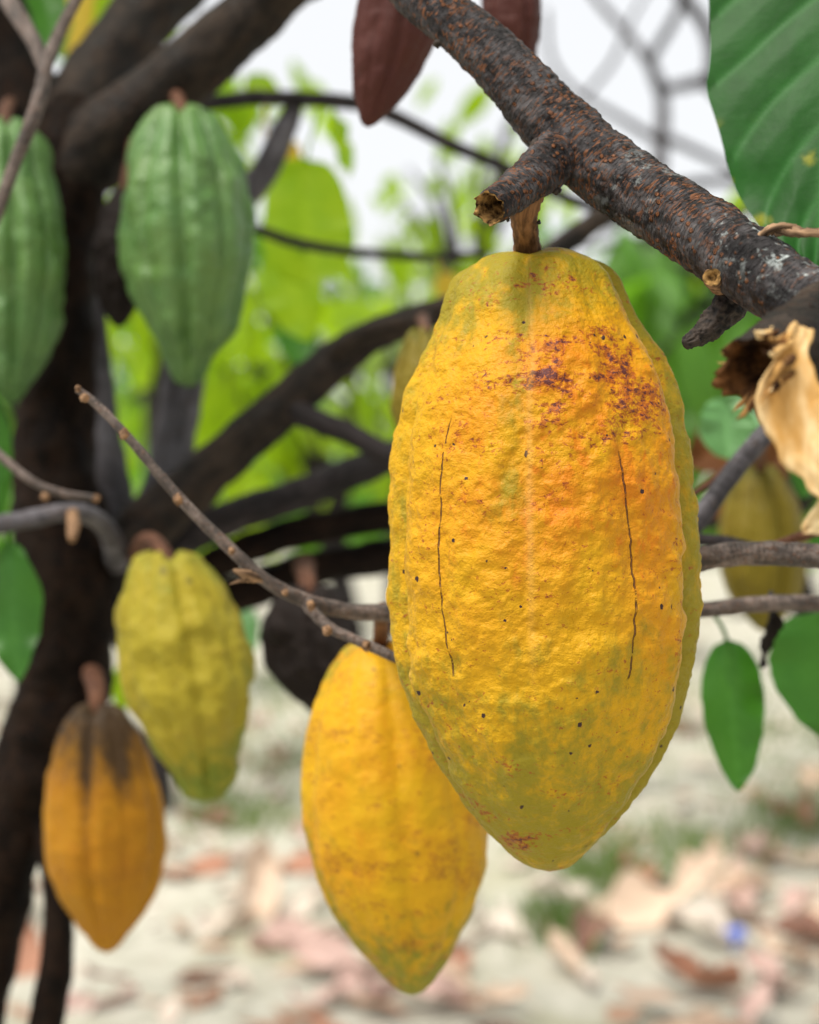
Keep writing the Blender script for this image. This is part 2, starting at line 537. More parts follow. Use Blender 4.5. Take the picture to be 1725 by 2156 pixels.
def pod(name, label, mat, d, prof, attrs_fn, furrow0=0.0, deep=0.0022, shallow=0.0008, nth=110, nv=150, lump=0.0007, lumpscale=110, seed=1, group='cacao pods hanging from the branches',
        extra=None, pit=0.010, stem=None, category='cacao pod', main=False):
    """prof rows: (y, xleft, xright) in reference pixels; the pod hangs at distance d"""
    k = d / F
    prof = np.asarray(prof, float)
    y0, y1 = prof[0, 0], prof[-1, 0]
    s = (1 - np.cos(np.linspace(0, 1, nv) * np.pi)) / 2 * 0.55 + np.linspace(0, 1, nv) * 0.45
    ys = y0 + (y1 - y0) * s
    xl, xr = arr_interp(prof, ys)
    rad = np.maximum((xr - xl) / 2, 0.5) * k
    cx = (xl + xr) / 2
    if main:                                        # more columns on the side that faces the camera
        th = np.concatenate([np.linspace(-1.75, 1.75, int(nth * 0.8), endpoint=False), np.linspace(1.75, 2 * np.pi - 1.75, nth - int(nth * 0.8), endpoint=False)])
    else:
        th = np.linspace(-np.pi, np.pi, nth, endpoint=False)
    n = len(th)
    top = P((prof[0, 1] + prof[0, 2]) / 2, y0, d)
    # pit rows at the top
    pitn = 5
    rows_r = np.concatenate([np.linspace(0.15, 0.9, pitn) * rad[0], rad])
    rows_y = np.concatenate([y0 + (1 - np.linspace(0.15, 0.9, pitn) ** 2) * pit / k, ys])
    rows_c = np.concatenate([np.full(pitn, cx[0]), cx])
    vv = (rows_y - y0) / (y1 - y0)
    vv[:pitn] = 0
    TH, VV = np.meshgrid(th, vv)
    RR = np.repeat(rows_r[:, None], n, 1)
    fade = sstep(0.0, 0.10, VV) * (1 - 0.75 * sstep(0.78, 0.99, VV)) + 0.5 * (1 - sstep(0.0, 0.1, VV))
    disp = np.zeros_like(RR)
    for q in range(10):
        a = furrow0 + q * np.pi / 5
        delta = (TH - a + np.pi) % (2 * np.pi) - np.pi
        dep = deep if q % 2 == 0 else shallow
        wd = 0.10 if q % 2 == 0 else 0.07
        disp -= dep * np.exp(-(delta / wd) ** 2)
        disp += dep * 0.35 * np.exp(-((np.abs(delta) - 0.22) / 0.10) ** 2)
    disp *= fade
    X = RR * np.sin(TH); Y = -RR * np.cos(TH)
    Zp = -(np.repeat(rows_y[:, None], n, 1) - y0) * k
    q3 = np.stack([X, Y, Zp], -1)
    lm = fbm(q3 * lumpscale, 3, seed) * lump * (0.4 + 0.6 * sstep(0.05, 0.25, VV))
    lm += fbm(q3 * lumpscale * 0.32 + 7, 2, seed + 3) * lump * 1.4
    disp += lm * np.clip(RR / (0.4 * rad.max()), 0.15, 1)
    if extra is not None:
        e, dz = extra(TH, VV, RR, k)
        disp += e; Zp = Zp + dz
    else:
        # shoulders rise between the furrows near the stalk
        Zp = Zp + 0.0022 * np.cos((TH - furrow0 - np.pi / 5) * 5) * (1 - sstep(0.0, 0.06, VV)) * np.clip(RR / rad[0], 0, 1)
    RR = np.maximum(RR + disp, 1e-5)
    X = RR * np.sin(TH) + ((rows_c - cx[0]) * k)[:, None]; Y = -RR * np.cos(TH)
    W = top[None, None, :] + AX_R * X[..., None] + AX_F * Y[..., None] + AX_U * Zp[..., None]
    V = W.reshape(-1, 3)
    faces = grid_faces(len(rows_r), n, True)
    V = np.vstack([V, W[0].mean(0), W[-1].mean(0) - AX_U * 0.0003])
    b0, b1 = len(V) - 2, len(V) - 1
    for j in range(n):
        faces.append((j, b0, (j + 1) % n))
        a = (len(rows_r) - 1) * n
        faces.append((a + j, a + (j + 1) % n, b1))
    faces = [tuple(reversed(f)) for f in faces]
    at = attrs_fn(TH, VV, q3, RR)
    at = {kk: np.concatenate([np.asarray(a, float).reshape(-1), [float(np.asarray(a)[0].mean()), float(np.asarray(a)[-1].mean())]]) for kk, a in at.items()}
    root = empty(name, top, label, category, group)
    mesh_obj('husk', V, faces, M[mat], root, True, at)
    if stem:
        sm = stem.get('mat', 'stalk')
        st = tube('stem', stem['pts'], sm, root, nth=stem.get('nth', 16), n_per=stem.get('n_per', 8), lump=0.06, seed=seed, fine=stem.get('fine', 0))
    return root


def gen_prof(xt, yt, xb, yb, w, shape=GENERIC, bend=0.0, neck=1.0):
    out = []
    for t, r in shape:
        c = xt + (xb - xt) * t + bend * math.sin(math.pi * t)
        rr = r * w * (neck if t < 0.1 else 1)
        out.append((yt + (yb - yt) * t, c - rr, c + rr))
    return out


def leaf_data(base, tip, normal, W, nu=28, nv=13, fold=0.12, droop=0.0, quilt=0.0012, wave=0.004, seed=0, veins=9, blunt=0.55, tipsharp=0.75, stalk=None, curl=0.0, thick=0.0):
    base, tip = np.asarray(base, float), np.asarray(tip, float)
    x = tip - base; L = np.linalg.norm(x); x /= L
    nrm = np.asarray(normal, float); y = np.cross(nrm, x); y /= np.linalg.norm(y); z = np.cross(x, y)
    t = np.linspace(0, 1, nu); s = np.linspace(-1, 1, nv)
    w = (t ** blunt) * ((1 - t) ** tipsharp); w = w / w.max()
    w = np.maximum(w, 0.012)
    Tt, Ss = np.meshgrid(t, s, indexing='ij')
    yy = Ss * w[:, None] * W
    edge = 1 + 0.05 * fbm(np.stack([Tt * 7, Ss * 0.6, Tt * 0], -1), 3, seed)
    yy = yy * edge
    ph = (Tt - 0.20 * np.abs(Ss)) * veins
    pv = np.abs(ph - np.round(ph))
    vn = np.maximum(np.exp(-(pv / 0.07) ** 2) * (np.abs(Ss) < 0.93), np.exp(-(Ss / 0.06) ** 2))
    zz = fold * np.abs(yy) + droop * L * (-(Tt - 0.4) ** 2 + 0.16)
    zz = zz + quilt * (np.sqrt(np.clip(2 * pv, 0, 1)) * np.minimum(1, 3 * np.abs(Ss)))
    zz = zz + wave * np.abs(Ss) ** 1.5 * fbm(np.stack([Tt * 5, np.sign(Ss) * 3 + 0 * Tt, Tt * 0 + seed], -1), 2, seed)
    if curl:
        a = curl * yy / W
        zz = zz + W * (1 - np.cos(a)) / max(abs(curl), 1e-3) * 1.2
        yy = W * np.sin(a) / curl
    V = base + x * (Tt * L)[..., None] + y * yy[..., None] + z * zz[..., None]
    V = V.reshape(-1, 3)
    f = grid_faces(nu, nv, False)
    at_vn = vn.reshape(-1); sp = (sstep(0.74, 0.80, Tt)).reshape(-1)
    if stalk is not None:
        sv, sf, _ = tube_data([(*np.asarray(stalk[0]), stalk[2]), (*((np.asarray(stalk[0]) + base) / 2 + np.array(stalk[1])), stalk[2] * 0.8), (*base, stalk[2] * 0.8), (*(base + x * L * 0.3 + z * (zz[int(nu * 0.3), nv // 2] - 0.0003)), stalk[2] * 0.5)], nth=6, n_per=4, lump=0, world=True)
        o = len(V)
        V = np.vstack([V, sv]); f = f + [tuple(i + o for i in q) for q in sf]
        at_vn = np.concatenate([at_vn, np.ones(len(sv))]); sp = np.concatenate([sp, np.zeros(len(sv))])
    return V, f, {'vn': at_vn, 'sp': sp}


def leaf(parent, mat, base, tip, normal, W, name='leaf', **kw):
    V, f, at = leaf_data(base, tip, normal, W, **kw)
    return mesh_obj(name, V, f, M[mat], parent, True, at)


def pleaf(parent, mat, b, t, wpx, tilt=(0, -1, 0.25), stalk=None, **kw):
    """leaf from base pixel b=(x,y,d) to tip pixel t, half width in pixels"""
    d = (b[2] + t[2]) / 2
    st = None
    if stalk is not None:
        st = (P(*stalk), (0, 0, 0.006), 0.0013)
    return leaf(parent, mat, P(*b), P(*t), tilt, wpx * d / F, stalk=st, seed=int(b[0] * 3 + b[1]) % 997, **kw)


def simple_leaf(c, dirv, nrm, L, W):
    x = dirv / np.linalg.norm(dirv); y = np.cross(nrm, x); y /= np.linalg.norm(y) + 1e-9; z = np.cross(x, y)
    pts = []
    for t, w, dz in ((0, 0.02, 0), (0.22, 0.8, 0.03), (0.5, 1.0, 0.03), (0.8, 0.6, -0.03), (1.0, 0.02, -0.12)):
        for s in (-1, 0, 1):
            pts.append(c + x * (t * L) + y * (s * w * W) + z * (dz * L - 0.14 * abs(s) * w * W))
    f = []
    for i in range(4):
        for j in range(2):
            a = i * 3 + j
            f.append((a, a + 1, a + 4, a + 3))
    return pts, f


# ------------------------------------------------------------------ ground
def ground():
    xs = np.concatenate([-np.geomspace(150, 3.2, 22), np.linspace(-3, 3, 150), np.geomspace(3.2, 150, 22)])
    ys = np.concatenate([-np.geomspace(40, 0.6, 12), np.linspace(-0.4, 10, 230), np.geomspace(10.2, 260, 34)])
    Xg, Yg = np.meshgrid(xs, ys)
    q = np.stack([Xg, Yg, Xg * 0], -1)
    near = np.exp(-((Yg - 4) / 9) ** 2)
    Z = (0.016 * fbm(q * 1.9, 3, 3) + 0.006 * fbm(q * 8, 2, 9)) * near - 0.004
    V = np.stack([Xg, Yg, Z], -1).reshape(-1, 3)
    f = grid_faces(len(ys), len(xs), False)
    t = NT('sandy_ground')
    ob = t.obj()
    n1 = t.noise(ob, 2.2, 5, 0.6); n2 = t.noise(ob, 14, 5, 0.65); n3 = t.noise(ob, 120, 3, 0.6)
    c = t.mix(t.ss(n2, 0.35, 0.68), (0.37, 0.355, 0.29), (0.51, 0.49, 0.42))
    c = t.mix(t.mul(t.ss(n1, 0.50, 0.68), 0.55), c, (0.32, 0.31, 0.18))
    c = t.mix(t.mul(t.ss(t.noise(ob, 6, 4, 0.7), 0.58, 0.72), 0.6), c, (0.46, 0.36, 0.31))
    c = t.mix(t.mul(t.ss(n3, 0.6, 0.75), 0.5), c, (0.22, 0.18, 0.14))
    t.bump(t.addm(n2, t.mul(n3, 0.5)), 0.6, 0.01)
    m = t.set(c, 0.95, 0.1)
    o = mesh_obj('ground', V, f, m)
    tag(o, 'pale sandy ground scattered with dry leaves', None, None, 'structure')


ground()


# ------------------------------------------------------------------ foreground cacao tree on the left with the arching limb
A_base = P(-110, 3990, 1.0); A_base[2] = 0
treeA = empty('cacao_tree', A_base, 'dark cacao tree at left whose arching limb carries the large yellow pod', 'tree')


def lichen_fn(V):
    out = np.zeros(len(V))
    for (x, y, d, r, s) in ((1650, 512, 0.474, 0.011, 1.0), (1715, 552, 0.462, 0.009, 1.0), (1560, 465, 0.490, 0.010, 0.9), (1245, 250, 0.548, 0.0022, 1.5), (1350, 385, 0.526, 0.012, .45)):
        out = np.maximum(out, s * np.exp(-(np.linalg.norm(V - P(x, y, d), axis=1) / r) ** 2))
    return out


# trunk and limbs
trunk = tube('trunk', [(-110, 4010, 1.0, 150), (-110, 3300, 1.0, 115), (-105, 2600, 1.0, 95), (-72, 2200, 1.0, 80), (-28, 1950, 1.0, 76), (30, 1715, 0.99, 84), (100, 1560, 0.985, 92), (135, 1430, 0.98, 100), (140, 1200, 0.97, 102), (118, 1000, 0.97, 90), (120, 760, 0.97, 76), (128, 520, 0.97, 78), (140, 360, 0.97, 92), (150, 280, 0.98, 80), (160, 220, 0.99, 50)], 'bark_trunk', treeA, nth=40, n_per=24, lump=0.10, lumpscale=0.8, seed=11, fine=0.0006, finescale=160)
tube('branch', [(120, 430, 0.97, 70), (185, 330, 0.965, 82), (315, 212, 0.955, 74), (455, 98, 0.945, 66), (570, -5, 0.935, 62), (650, -70, 0.92, 60), (705, -120, 0.89, 58), (765, -215, 0.80, 60), (820, -235, 0.70, 62), (852, -160, 0.63, 60), (862, -80, 0.60, 58), (880, -15, 0.582, 57)], 'bark_limb', treeA, nth=36, n_per=14, lump=0.07, seed=12, fine=0.0005, finescale=200)
tube('branch', [(130, 340, 0.985, 75), (180, 215, 1.0, 74), (250, 105, 1.02, 72), (345, -10, 1.04, 70), (520, -160, 1.06, 45), (640, -330, 1.08, 38)], 'bark_limb', treeA, nth=28, n_per=10, lump=0.08, seed=13)
tube('branch', [(125, 440, 0.98, 80), (70, 300, 1.0, 88), (20, 150, 1.03, 86), (-45, -20, 1.06, 76), (-140, -220, 1.1, 48)], 'bark_trunk', treeA, nth=26, n_per=10, lump=0.08, seed=14)
tube('branch', [(10, 4010, 1.0, 60), (40, 3000, 1.0, 48), (88, 2250, 0.985, 40), (118, 2040, 0.975, 36), (122, 1900, 0.97, 30), (100, 1760, 0.975, 30), (75, 1640, 0.985, 34)], 'bark_trunk', treeA, nth=20, n_per=8, lump=0.06, seed=16)
# the stems that fan out from the crotch at mid height
tube('branch', [(180, 1330, 0.985, 60), (240, 1220, 0.985, 62), (300, 1120, 0.985, 60), (420, 1012, 0.985, 52), (540, 905, 0.99, 50), (640, 815, 0.995, 47), (720, 748, 1.0, 42), (800, 700, 1.0, 36), (890, 668, 1.0, 30), (990, 630, 1.0, 26), (1150, 540, 1.02, 24), (1290, 440, 1.03, 20), (1400, 380, 1.05, 6)], 'bark_limb', treeA, nth=26, n_per=10, lump=0.08, seed=17)
tube('branch', [(690, 770, 1.0, 26), (730, 722, 0.985, 20), (800, 690, 0.975, 17), (905, 672, 0.96, 15)], 'bark_limb', treeA, nth=14, n_per=8, seed=18)
tube('branch', [(600, 850, 0.99, 30), (650, 880, 0.985, 26), (740, 915, 0.98, 24), (830, 965, 0.98, 22), (960, 1040, 0.98, 18), (1120, 1115, 0.99, 5)], 'bark_mid', treeA, nth=18, n_per=8, seed=19)
tube('branch', [(250, 1240, 1.0, 42), (370, 1145, 1.01, 40), (480, 1092, 1.02, 38), (620, 1045, 1.03, 36), (740, 995, 1.04, 34), (840, 955, 1.05, 31), (1000, 890, 1.06, 22), (1250, 800, 1.09, 6)], 'bark_mid', treeA, nth=20, n_per=8, lump=0.09, seed=20)
tube('branch', [(260, 1290, 1.02, 40), (420, 1205, 1.03, 36), (560, 1140, 1.04, 33), (700, 1107, 1.05, 33), (830, 1085, 1.06, 32), (1000, 1060, 1.08, 24), (1300, 1010, 1.12, 6)], 'bark_trunk', treeA, nth=18, n_per=8, lump=0.09, seed=21)
tube('branch', [(240, 1340, 1.04, 40), (420, 1275, 1.05, 38), (560, 1230, 1.06, 40), (690, 1190, 1.06, 38), (830, 1170, 1.07, 36), (1000, 1150, 1.09, 26), (1300, 1130, 1.13, 6)], 'bark_trunk', treeA, nth=18, n_per=8, lump=0.10, seed=22)
tube('branch', [(265, 1200, 1.04, 46), (325, 1080, 1.05, 46), (368, 930, 1.06, 44), (388, 800, 1.07, 44), (395, 640, 1.09, 40), (470, 470, 1.12, 36), (550, 370, 1.13, 30), (600, 270, 1.13, 26), (628, 205, 1.13, 14)], 'bark_grey', treeA, nth=20, n_per=8, lump=0.08, seed=23)
tube('branch', [(250, 1180, 1.02, 50), (235, 1040, 1.02, 42), (215, 860, 1.03, 32), (200, 650, 1.04, 24), (195, 470, 1.05, 20), (205, 330, 1.06, 18)], 'bark_grey', treeA, nth=18, n_per=8, lump=0.08, seed=24)
tube('branch', [(300, 260, 1.02, 22), (385, 226, 1.08, 17), (480, 212, 1.1, 17), (560, 206, 1.12, 17), (740, 216, 1.13, 16), (830, 245, 1.14, 15), (950, 305, 1.14, 14), (1060, 352, 1.15, 13), (1200, 420, 1.18, 12), (1330, 460, 1.2, 10)], 'bark_mid', treeA, nth=14, n_per=8, seed=25)
tube('branch', [(420, 440, 1.12, 14), (550, 486, 1.15, 12), (620, 510, 1.16, 12), (740, 530, 1.17, 11), (900, 540, 1.18, 9), (1010, 535, 1.2, 7)], 'bark_mid', treeA, nth=12, n_per=8, seed=26)
# shoots in front at left
shoot = tube('branch', [(-20, 480, 0.735, 13), (0, 432, 0.735, 14), (35, 335, 0.735, 14), (65, 262, 0.735, 16), (88, 190, 0.74, 16), (100, 130, 0.745, 15), (135, 50, 0.75, 13), (172, -20, 0.75, 12), (230, -130, 0.76, 11)], 'bark_twig', treeA, nth=16, n_per=8, seed=27)
tube('branch', [(97, 150, 0.75, 15), (70, 85, 0.76, 17), (30, 20, 0.78, 19), (-20, -60, 0.82, 20), (-70, -190, 0.90, 22), (-105, -200, 1.08, 26)], 'bark_twig', treeA, nth=16, n_per=8, seed=28)
tube('branch', [(-60, 900, 0.74, 10), (0, 958, 0.735, 10), (60, 1008, 0.73, 9.5), (120, 1036, 0.73, 9), (205, 1049, 0.73, 7)], 'bark_twig', treeA, nth=14, n_per=8, seed=29)
tube('branch', [(-80, 1125, 0.86, 22), (-10, 1106, 0.83, 21), (60, 1094, 0.82, 20), (130, 1080, 0.82, 20), (190, 1086, 0.84, 20), (232, 1125, 0.89, 22), (250, 1190, 0.98, 26)], 'bark_grey', treeA, nth=16, n_per=8, seed=30)
mb = MB()
for (x, y, d, r) in ((95, 1046, 0.728, 9), (203, 1049, 0.73, 9)):
    V, f = blob_data(P(x, y, d), r * d / F, int(x)); mesh_obj('bud', V, f, M['bud'], treeA)

tube('branch', [(152, 1080, 0.82, 12), (155, 1108, 0.81, 13), (152, 1135, 0.80, 9)], 'bud', treeA, nth=12, n_per=5, lump=0.2, seed=34)
# ---- main in-focus part of the arching limb
mainb = tube('branch', [(852, -55, 0.592, 56), (880, -18, 0.582, 57), (945, 38, 0.572, 57), (1010, 93, 0.566, 60), (1088, 170, 0.560, 65), (1142, 232, 0.556, 71), (1200, 290, 0.552, 77), (1262, 345, 0.546, 76), (1345, 406, 0.535, 77), (1440, 466, 0.522, 79), (1515, 516, 0.508, 79), (1590, 566, 0.492, 78), (1680, 627, 0.474, 76), (1800, 700, 0.46, 74), (1960, 800, 0.44, 70), (2150, 930, 0.43, 66)], 'bark_near', treeA, nth=150, n_per=[6, 20, 30, 40, 50, 50, 50, 55, 60, 55, 45, 40, 20, 8, 8], lump=0.035, lumpscale=0.9, seed=31, fine=0.00045, finescale=330, li=lichen_fn)


def hollow_end(name, ctrl, mat, inner_mat, parent, nth=48, n_per=14, rag=0.0, wall=0.78, depth=0.6, seed=0, lump=0.06, fine=0.0003):
    """a broken stub: bark outside, a ragged rim and a hollow inside"""
    V, f, at = tube_data(ctrl, nth=nth, n_per=n_per, lump=lump, seed=seed, caps=False, fine=fine)
    nr = len(V) // nth
    G = V.reshape(nr, nth, 3)
    c = G.mean(1)
    T = c[-1] - c[-4]; T /= np.linalg.norm(T)
    th = np.linspace(0, 2 * np.pi, nth, endpoint=False)
    rg = rag * fbm(np.stack([np.cos(th) * 2.2, np.sin(th) * 2.2, th * 0], -1), 4, seed + 3)
    for q in range(1, 7):
        G[-q] += T * (rg * (1 - (q - 1) / 6))[:, None]
    o = mesh_obj(name, G.reshape(-1, 3), f, M[mat], parent, True, at)
    rad = np.linalg.norm(G[-1] - G[-1].mean(0), axis=1).mean()
    rows = [G[-1] + T * 0.0002]
    cm = G[-1].mean(0)
    for i, (w, dp) in enumerate(((wall + .1, 0.02), (wall, -0.1), (wall * 0.9, -0.4), (wall * 0.72, -0.8), (wall * 0.45, -1.0), (0.08, -1.05))):
        r = cm + (G[-1] - cm) * w + T * rad * depth * dp
        r = r + rad * 0.14 * fbm(r * 500 + i, 2, seed + i)[:, None] * (G[-1] - cm) / rad
        rows.append(r)
    rows = np.array(rows)
    I = mesh_obj('hollow', rows.reshape(-1, 3), grid_faces(len(rows), nth, True), M[inner_mat], o)
    return o


stub = hollow_end('branch_stub', [(1185, 318, 0.552, 52), (1165, 335, 0.545, 55), (1140, 358, 0.538, 52), (1108, 385, 0.530, 45), (1078, 408, 0.523, 41), (1050, 426, 0.517, 37), (1030, 438, 0.513, 35)], 'bark_near', 'pith', mainb, nth=64, n_per=16, rag=0.0014, wall=0.84, depth=2.6, seed=41, lump=0.06, fine=0.0004)
mb = MB()
for (x, y, d, r, sq) in ((1170, 405, 0.535, 7, 1), (1178, 400, 0.537, 5, 1), (1070, 462, 0.530, 5, 1), (1135, 468, 0.532, 5, 1), (921, 92, 0.56, 9, 1), (1130, 305, 0.54, 14, 1), (1300, 452, 0.53, 7, 1)):
    V, f = blob_data(P(x, y, d), r * d / F, int(x), nth=9, nv=6, rough=0.4); mesh_obj('bark_scale', V, f, M['char'], mainb)
# leaf scar knob
V, f = blob_data(P(1500, 584, 0.497), 21 * 0.497 / F, 5, squash=(0.85, 0.9, 1.15), nth=24, nv=16, rough=0.14)
mesh_obj('leaf_scar', V, f, M['bud'], mainb)
hollow_end('leaf_scar', [(1520, 600, 0.503, 24), (1508, 590, 0.496, 22), (1500, 584, 0.490, 19)], 'bud', 'pith', mainb, nth=24, n_per=5, rag=0.0003, wall=0.6, depth=0.5, seed=44)
# withered young pod, wrinkled and black
wp = empty('withered_pod', P(1535, 640, 0.505), 'small shrivelled black young pod hanging under the branch at right', 'cacao pod')
ct = [(1560, 610, 0.507, 14), (1550, 622, 0.506, 26), (1538, 642, 0.505, 32), (1520, 662, 0.503, 30), (1498, 685, 0.501, 25), (1475, 704, 0.499, 19), (1455, 717, 0.497, 14), (1441, 725, 0.496, 8)]
V, f, at = tube_data(ct, nth=48, n_per=14, lump=0.05, seed=51)
cc = catmull([(*P(a, b, c), 0) for a, b, c, _ in ct], 14)[:, :3]
bcv = at['bc']; ang = np.arctan2(bcv[:, 1], bcv[:, 0])
wr = 0.00055 * np.abs(np.sin(ang * 6 + 2.0 * fbm(bcv * 350, 2, 4))) + 0.0006 * fbm(bcv * 600, 3, 8)
idx = np.minimum(np.arange(len(V)) // 48, len(cc) - 1)
dirv = V - cc[idx]; dirv /= np.linalg.norm(dirv, axis=1)[:, None] + 1e-9
mesh_obj('husk', V + dirv * wr[:, None], f, M['char'], wp, True, at)
tube('stem', [(1575, 590, 0.507, 9), (1562, 606, 0.507, 9), (1548, 625, 0.506, 10)], 'stalk', wp, nth=10, n_per=4)

# ---- torn stub at the right, nearer to the lens
torn = hollow_end('torn_stub', [(1790, 655, 0.462, 90), (1740, 690, 0.450, 90), (1690, 722, 0.440, 88), (1640, 750, 0.430, 82), (1590, 776, 0.424, 74)], 'bark_limb', 'torn_dark', mainb, nth=72, n_per=14, rag=0.0055, wall=0.80, depth=1.8, seed=61, lump=0.05, fine=0.0005)
rs = random.Random(4)
for i in range(34):
    a = rs.uniform(0, 2 * math.pi)
    ca, sa = math.cos(a), math.sin(a)
    x0 = 1608 + 50 * ca * 0.8; y0 = 770 + 66 * sa
    ln = rs.uniform(14, 58)
    dx, dy = -0.85 * ln + 14 * ca, 0.45 * ln + 16 * sa
    dd = 0.423 - 0.012 * ca
    r0 = rs.uniform(3, 9)
    V, f, at = tube_data([(x0 + 24, y0 - 14, dd + 0.003, r0), (x0, y0, dd, r0), (x0 + dx * .6, y0 + dy * .6 + rs.uniform(-9, 9), dd - 0.003, r0 * 0.8), (x0 + dx, y0 + dy + rs.uniform(-12, 12), dd - 0.004, 1.2)], nth=8, n_per=4, lump=0.35, seed=70 + i)
    mesh_obj('splinter', V, f, M[rs.choice(['torn', 'torn', 'torn_dark', 'splinter'])], torn)


def ribbon(ctrl, name, mat, parent, thick=0.0016, nw=14, n_per=14, seed=0, bow=0.35):
    """peeled strip of wood: (x, y, d, halfwidth px, lean in depth)"""
    c = np.array([(*P(q[0], q[1], q[2]), q[3] * q[2] / F, q[4]) for q in ctrl])
    S = catmull(c, n_per)
    path, hw, lean = S[:, :3], S[:, 3], S[:, 4]
    T = np.gradient(path, axis=0); T /= np.linalg.norm(T, axis=1)[:, None]
    side = np.cross(T, AX_F); side /= np.linalg.norm(side, axis=1)[:, None]
    side = side * np.cos(lean)[:, None] + AX_F * np.sin(lean)[:, None]
    nrm = np.cross(side, T)
    u = np.linspace(-1, 1, nw)
    rows = []
    for i in range(len(path)):
        e = 1 + 0.10 * fbm(np.stack([u * 0 + i * 0.13, np.sign(u), u * 0], -1), 3, seed)
        wv = hw[i] * u * e
        z = bow * hw[i] * (1 - u ** 2) + 0.0008 * fbm(np.stack([u * 4, u * 0 + i * 0.06, u * 0], -1), 3, seed + 2)
        f_ = path[i] + side[i] * wv[:, None] + nrm[i] * (z + thick)[:, None]
        b_ = path[i] + side[i] * wv[:, None] + nrm[i] * (z - thick * (1 - 0.6 * u ** 2))[:, None]
        rows.append(np.vstack([f_, b_[::-1]]))
    rows = np.array(rows); n = rows.shape[1]
    f = grid_faces(len(rows), n, True)
    f.append(tuple(range(n))[::-1]); f.append(tuple((len(rows) - 1) * n + j for j in range(n)))
    return mesh_obj(name, rows.reshape(-1, 3), f, M[mat], parent, True)


ribbon([(1690, 690, 0.420, 22, 0.2), (1668, 760, 0.415, 40, 0.2), (1668, 840, 0.412, 72, 0.1), (1700, 920, 0.410, 70, 0.0), (1742, 985, 0.408, 58, -0.2), (1772, 1045, 0.408, 40, -0.3), (1760, 1090, 0.410, 34, -0.3)], 'peeled_strip', 'splinter', torn, seed=3)
ribbon([(1775, 1000, 0.409, 26, 0), (1772, 1050, 0.409, 34, 0), (1745, 1085, 0.411, 34, 0.1), (1712, 1104, 0.413, 22, 0.2), (1690, 1116, 0.414, 6, 0.2)], 'peeled_strip', 'splinter', torn, seed=8)
tube('dead_twig', [(1585, 520, 0.487, 12), (1620, 484, 0.485, 11), (1660, 487, 0.483, 13), (1700, 490, 0.48, 10), (1780, 494, 0.475, 9), (1850, 500, 0.47, 4)], 'dead_twig', mainb, nth=16, n_per=8, lump=0.3, lumpscale=1.0, seed=81, fine=0.0006)
tube('dead_twig', [(1600, 495, 0.486, 6), (1640, 477, 0.483, 8), (1672, 476, 0.482, 5), (1678, 475, 0.482, 2)], 'dead_twig', mainb, nth=10, n_per=6, lump=0.3, seed=82)

# ------------------------------------------------------------------ second tree on the right: branches that cross behind the large pod
C_base = P(2500, 5200, 0.70); C_base[2] = 0
treeC = empty('cacao_tree', C_base, 'cacao tree beside the right edge reaching thin grey branches behind the large pod', 'tree')
tb = (C_base[0], C_base[1], -0.02, 0.035)
px = lambda x, y, d, r: (*P(x, y, d), r * d / F)
mb_t = tube_data([tb, (C_base[0] + 0.01, C_base[1] + 0.01, 0.4, 0.03), px(2480, 1400, 0.72, 120), px(2460, 700, 0.74, 110), px(2430, 0, 0.76, 100), px(2380, -900, 0.78, 80)], nth=24, n_per=10, lump=0.08, seed=90, world=True)
mesh_obj('trunk', mb_t[0], mb_t[1], M['bark_limb'], treeC, True, mb_t[2])
tube('branch', [(2470, 1240, 0.72, 34), (2200, 1215, 0.66, 30), (1900, 1185, 0.615, 27), (1720, 1171, 0.600, 26), (1560, 1166, 0.598, 26), (1440, 1186, 0.600, 25), (1250, 1235, 0.615, 22), (1050, 1275, 0.63, 20), (900, 1292, 0.632, 19), (800, 1290, 0.628, 18), (720, 1284, 0.622, 17), (640, 1263, 0.615, 16), (560, 1222, 0.610, 14.5), (480, 1150, 0.606, 13), (375, 1045, 0.603, 11.5), (265, 915, 0.600, 10), (200, 848, 0.600, 9), (163, 820, 0.600, 7)], 'bark_twig', treeC, nth=24, n_per=12, lump=0.05, seed=91, fine=0.0001)
tube('branch', [(640, 1264, 0.615, 14), (662, 1290, 0.611, 13), (700, 1325, 0.607, 12), (770, 1356, 0.604, 11), (835, 1386, 0.602, 11), (920, 1420, 0.60, 9)], 'bark_twig', treeC, nth=16, n_per=8, lump=0.06, seed=92)
tube('branch', [(560, 1224, 0.61, 8), (530, 1212, 0.606, 9), (508, 1206, 0.604, 8), (492, 1200, 0.603, 4)], 'dead_twig', treeC, nth=12, n_per=5, lump=0.25, seed=93)
tube('branch', [(540, 1222, 0.61, 5), (510, 1222, 0.607, 4), (484, 1230, 0.606, 1.5)], 'dead_twig', treeC, nth=8, n_per=5, lump=0.25, seed=94)
tube('branch', [(2460, 1330, 0.73, 26), (2100, 1290, 0.69, 21), (1740, 1271, 0.665, 18), (1600, 1272, 0.66, 18), (1520, 1280, 0.66, 17), (1440, 1290, 0.66, 16), (1300, 1320, 0.67, 13)], 'bark_twig', treeC, nth=18, n_per=8, seed=95)
tube('branch', [(2200, 560, 0.74, 26), (1900, 700, 0.72, 24), (1700, 830, 0.70, 22), (1610, 915, 0.69, 21), (1530, 1012, 0.685, 21), (1462, 1108, 0.68, 21), (1380, 1220, 0.68, 18)], 'bark_grey', treeC, nth=18, n_per=8, seed=96)
tube('branch', [(2470, 600, 0.74, 40), (2330, 540, 0.74, 32), (2180, 560, 0.74, 27)], 'bark_grey', treeC, nth=18, n_per=6, seed=97)
tube('branch', [(1600, 930, 0.69, 9), (1555, 962, 0.695, 8), (1510, 1003, 0.70, 8), (1455, 1045, 0.70, 7)], 'stalk', treeC, nth=10, n_per=6, seed=98)
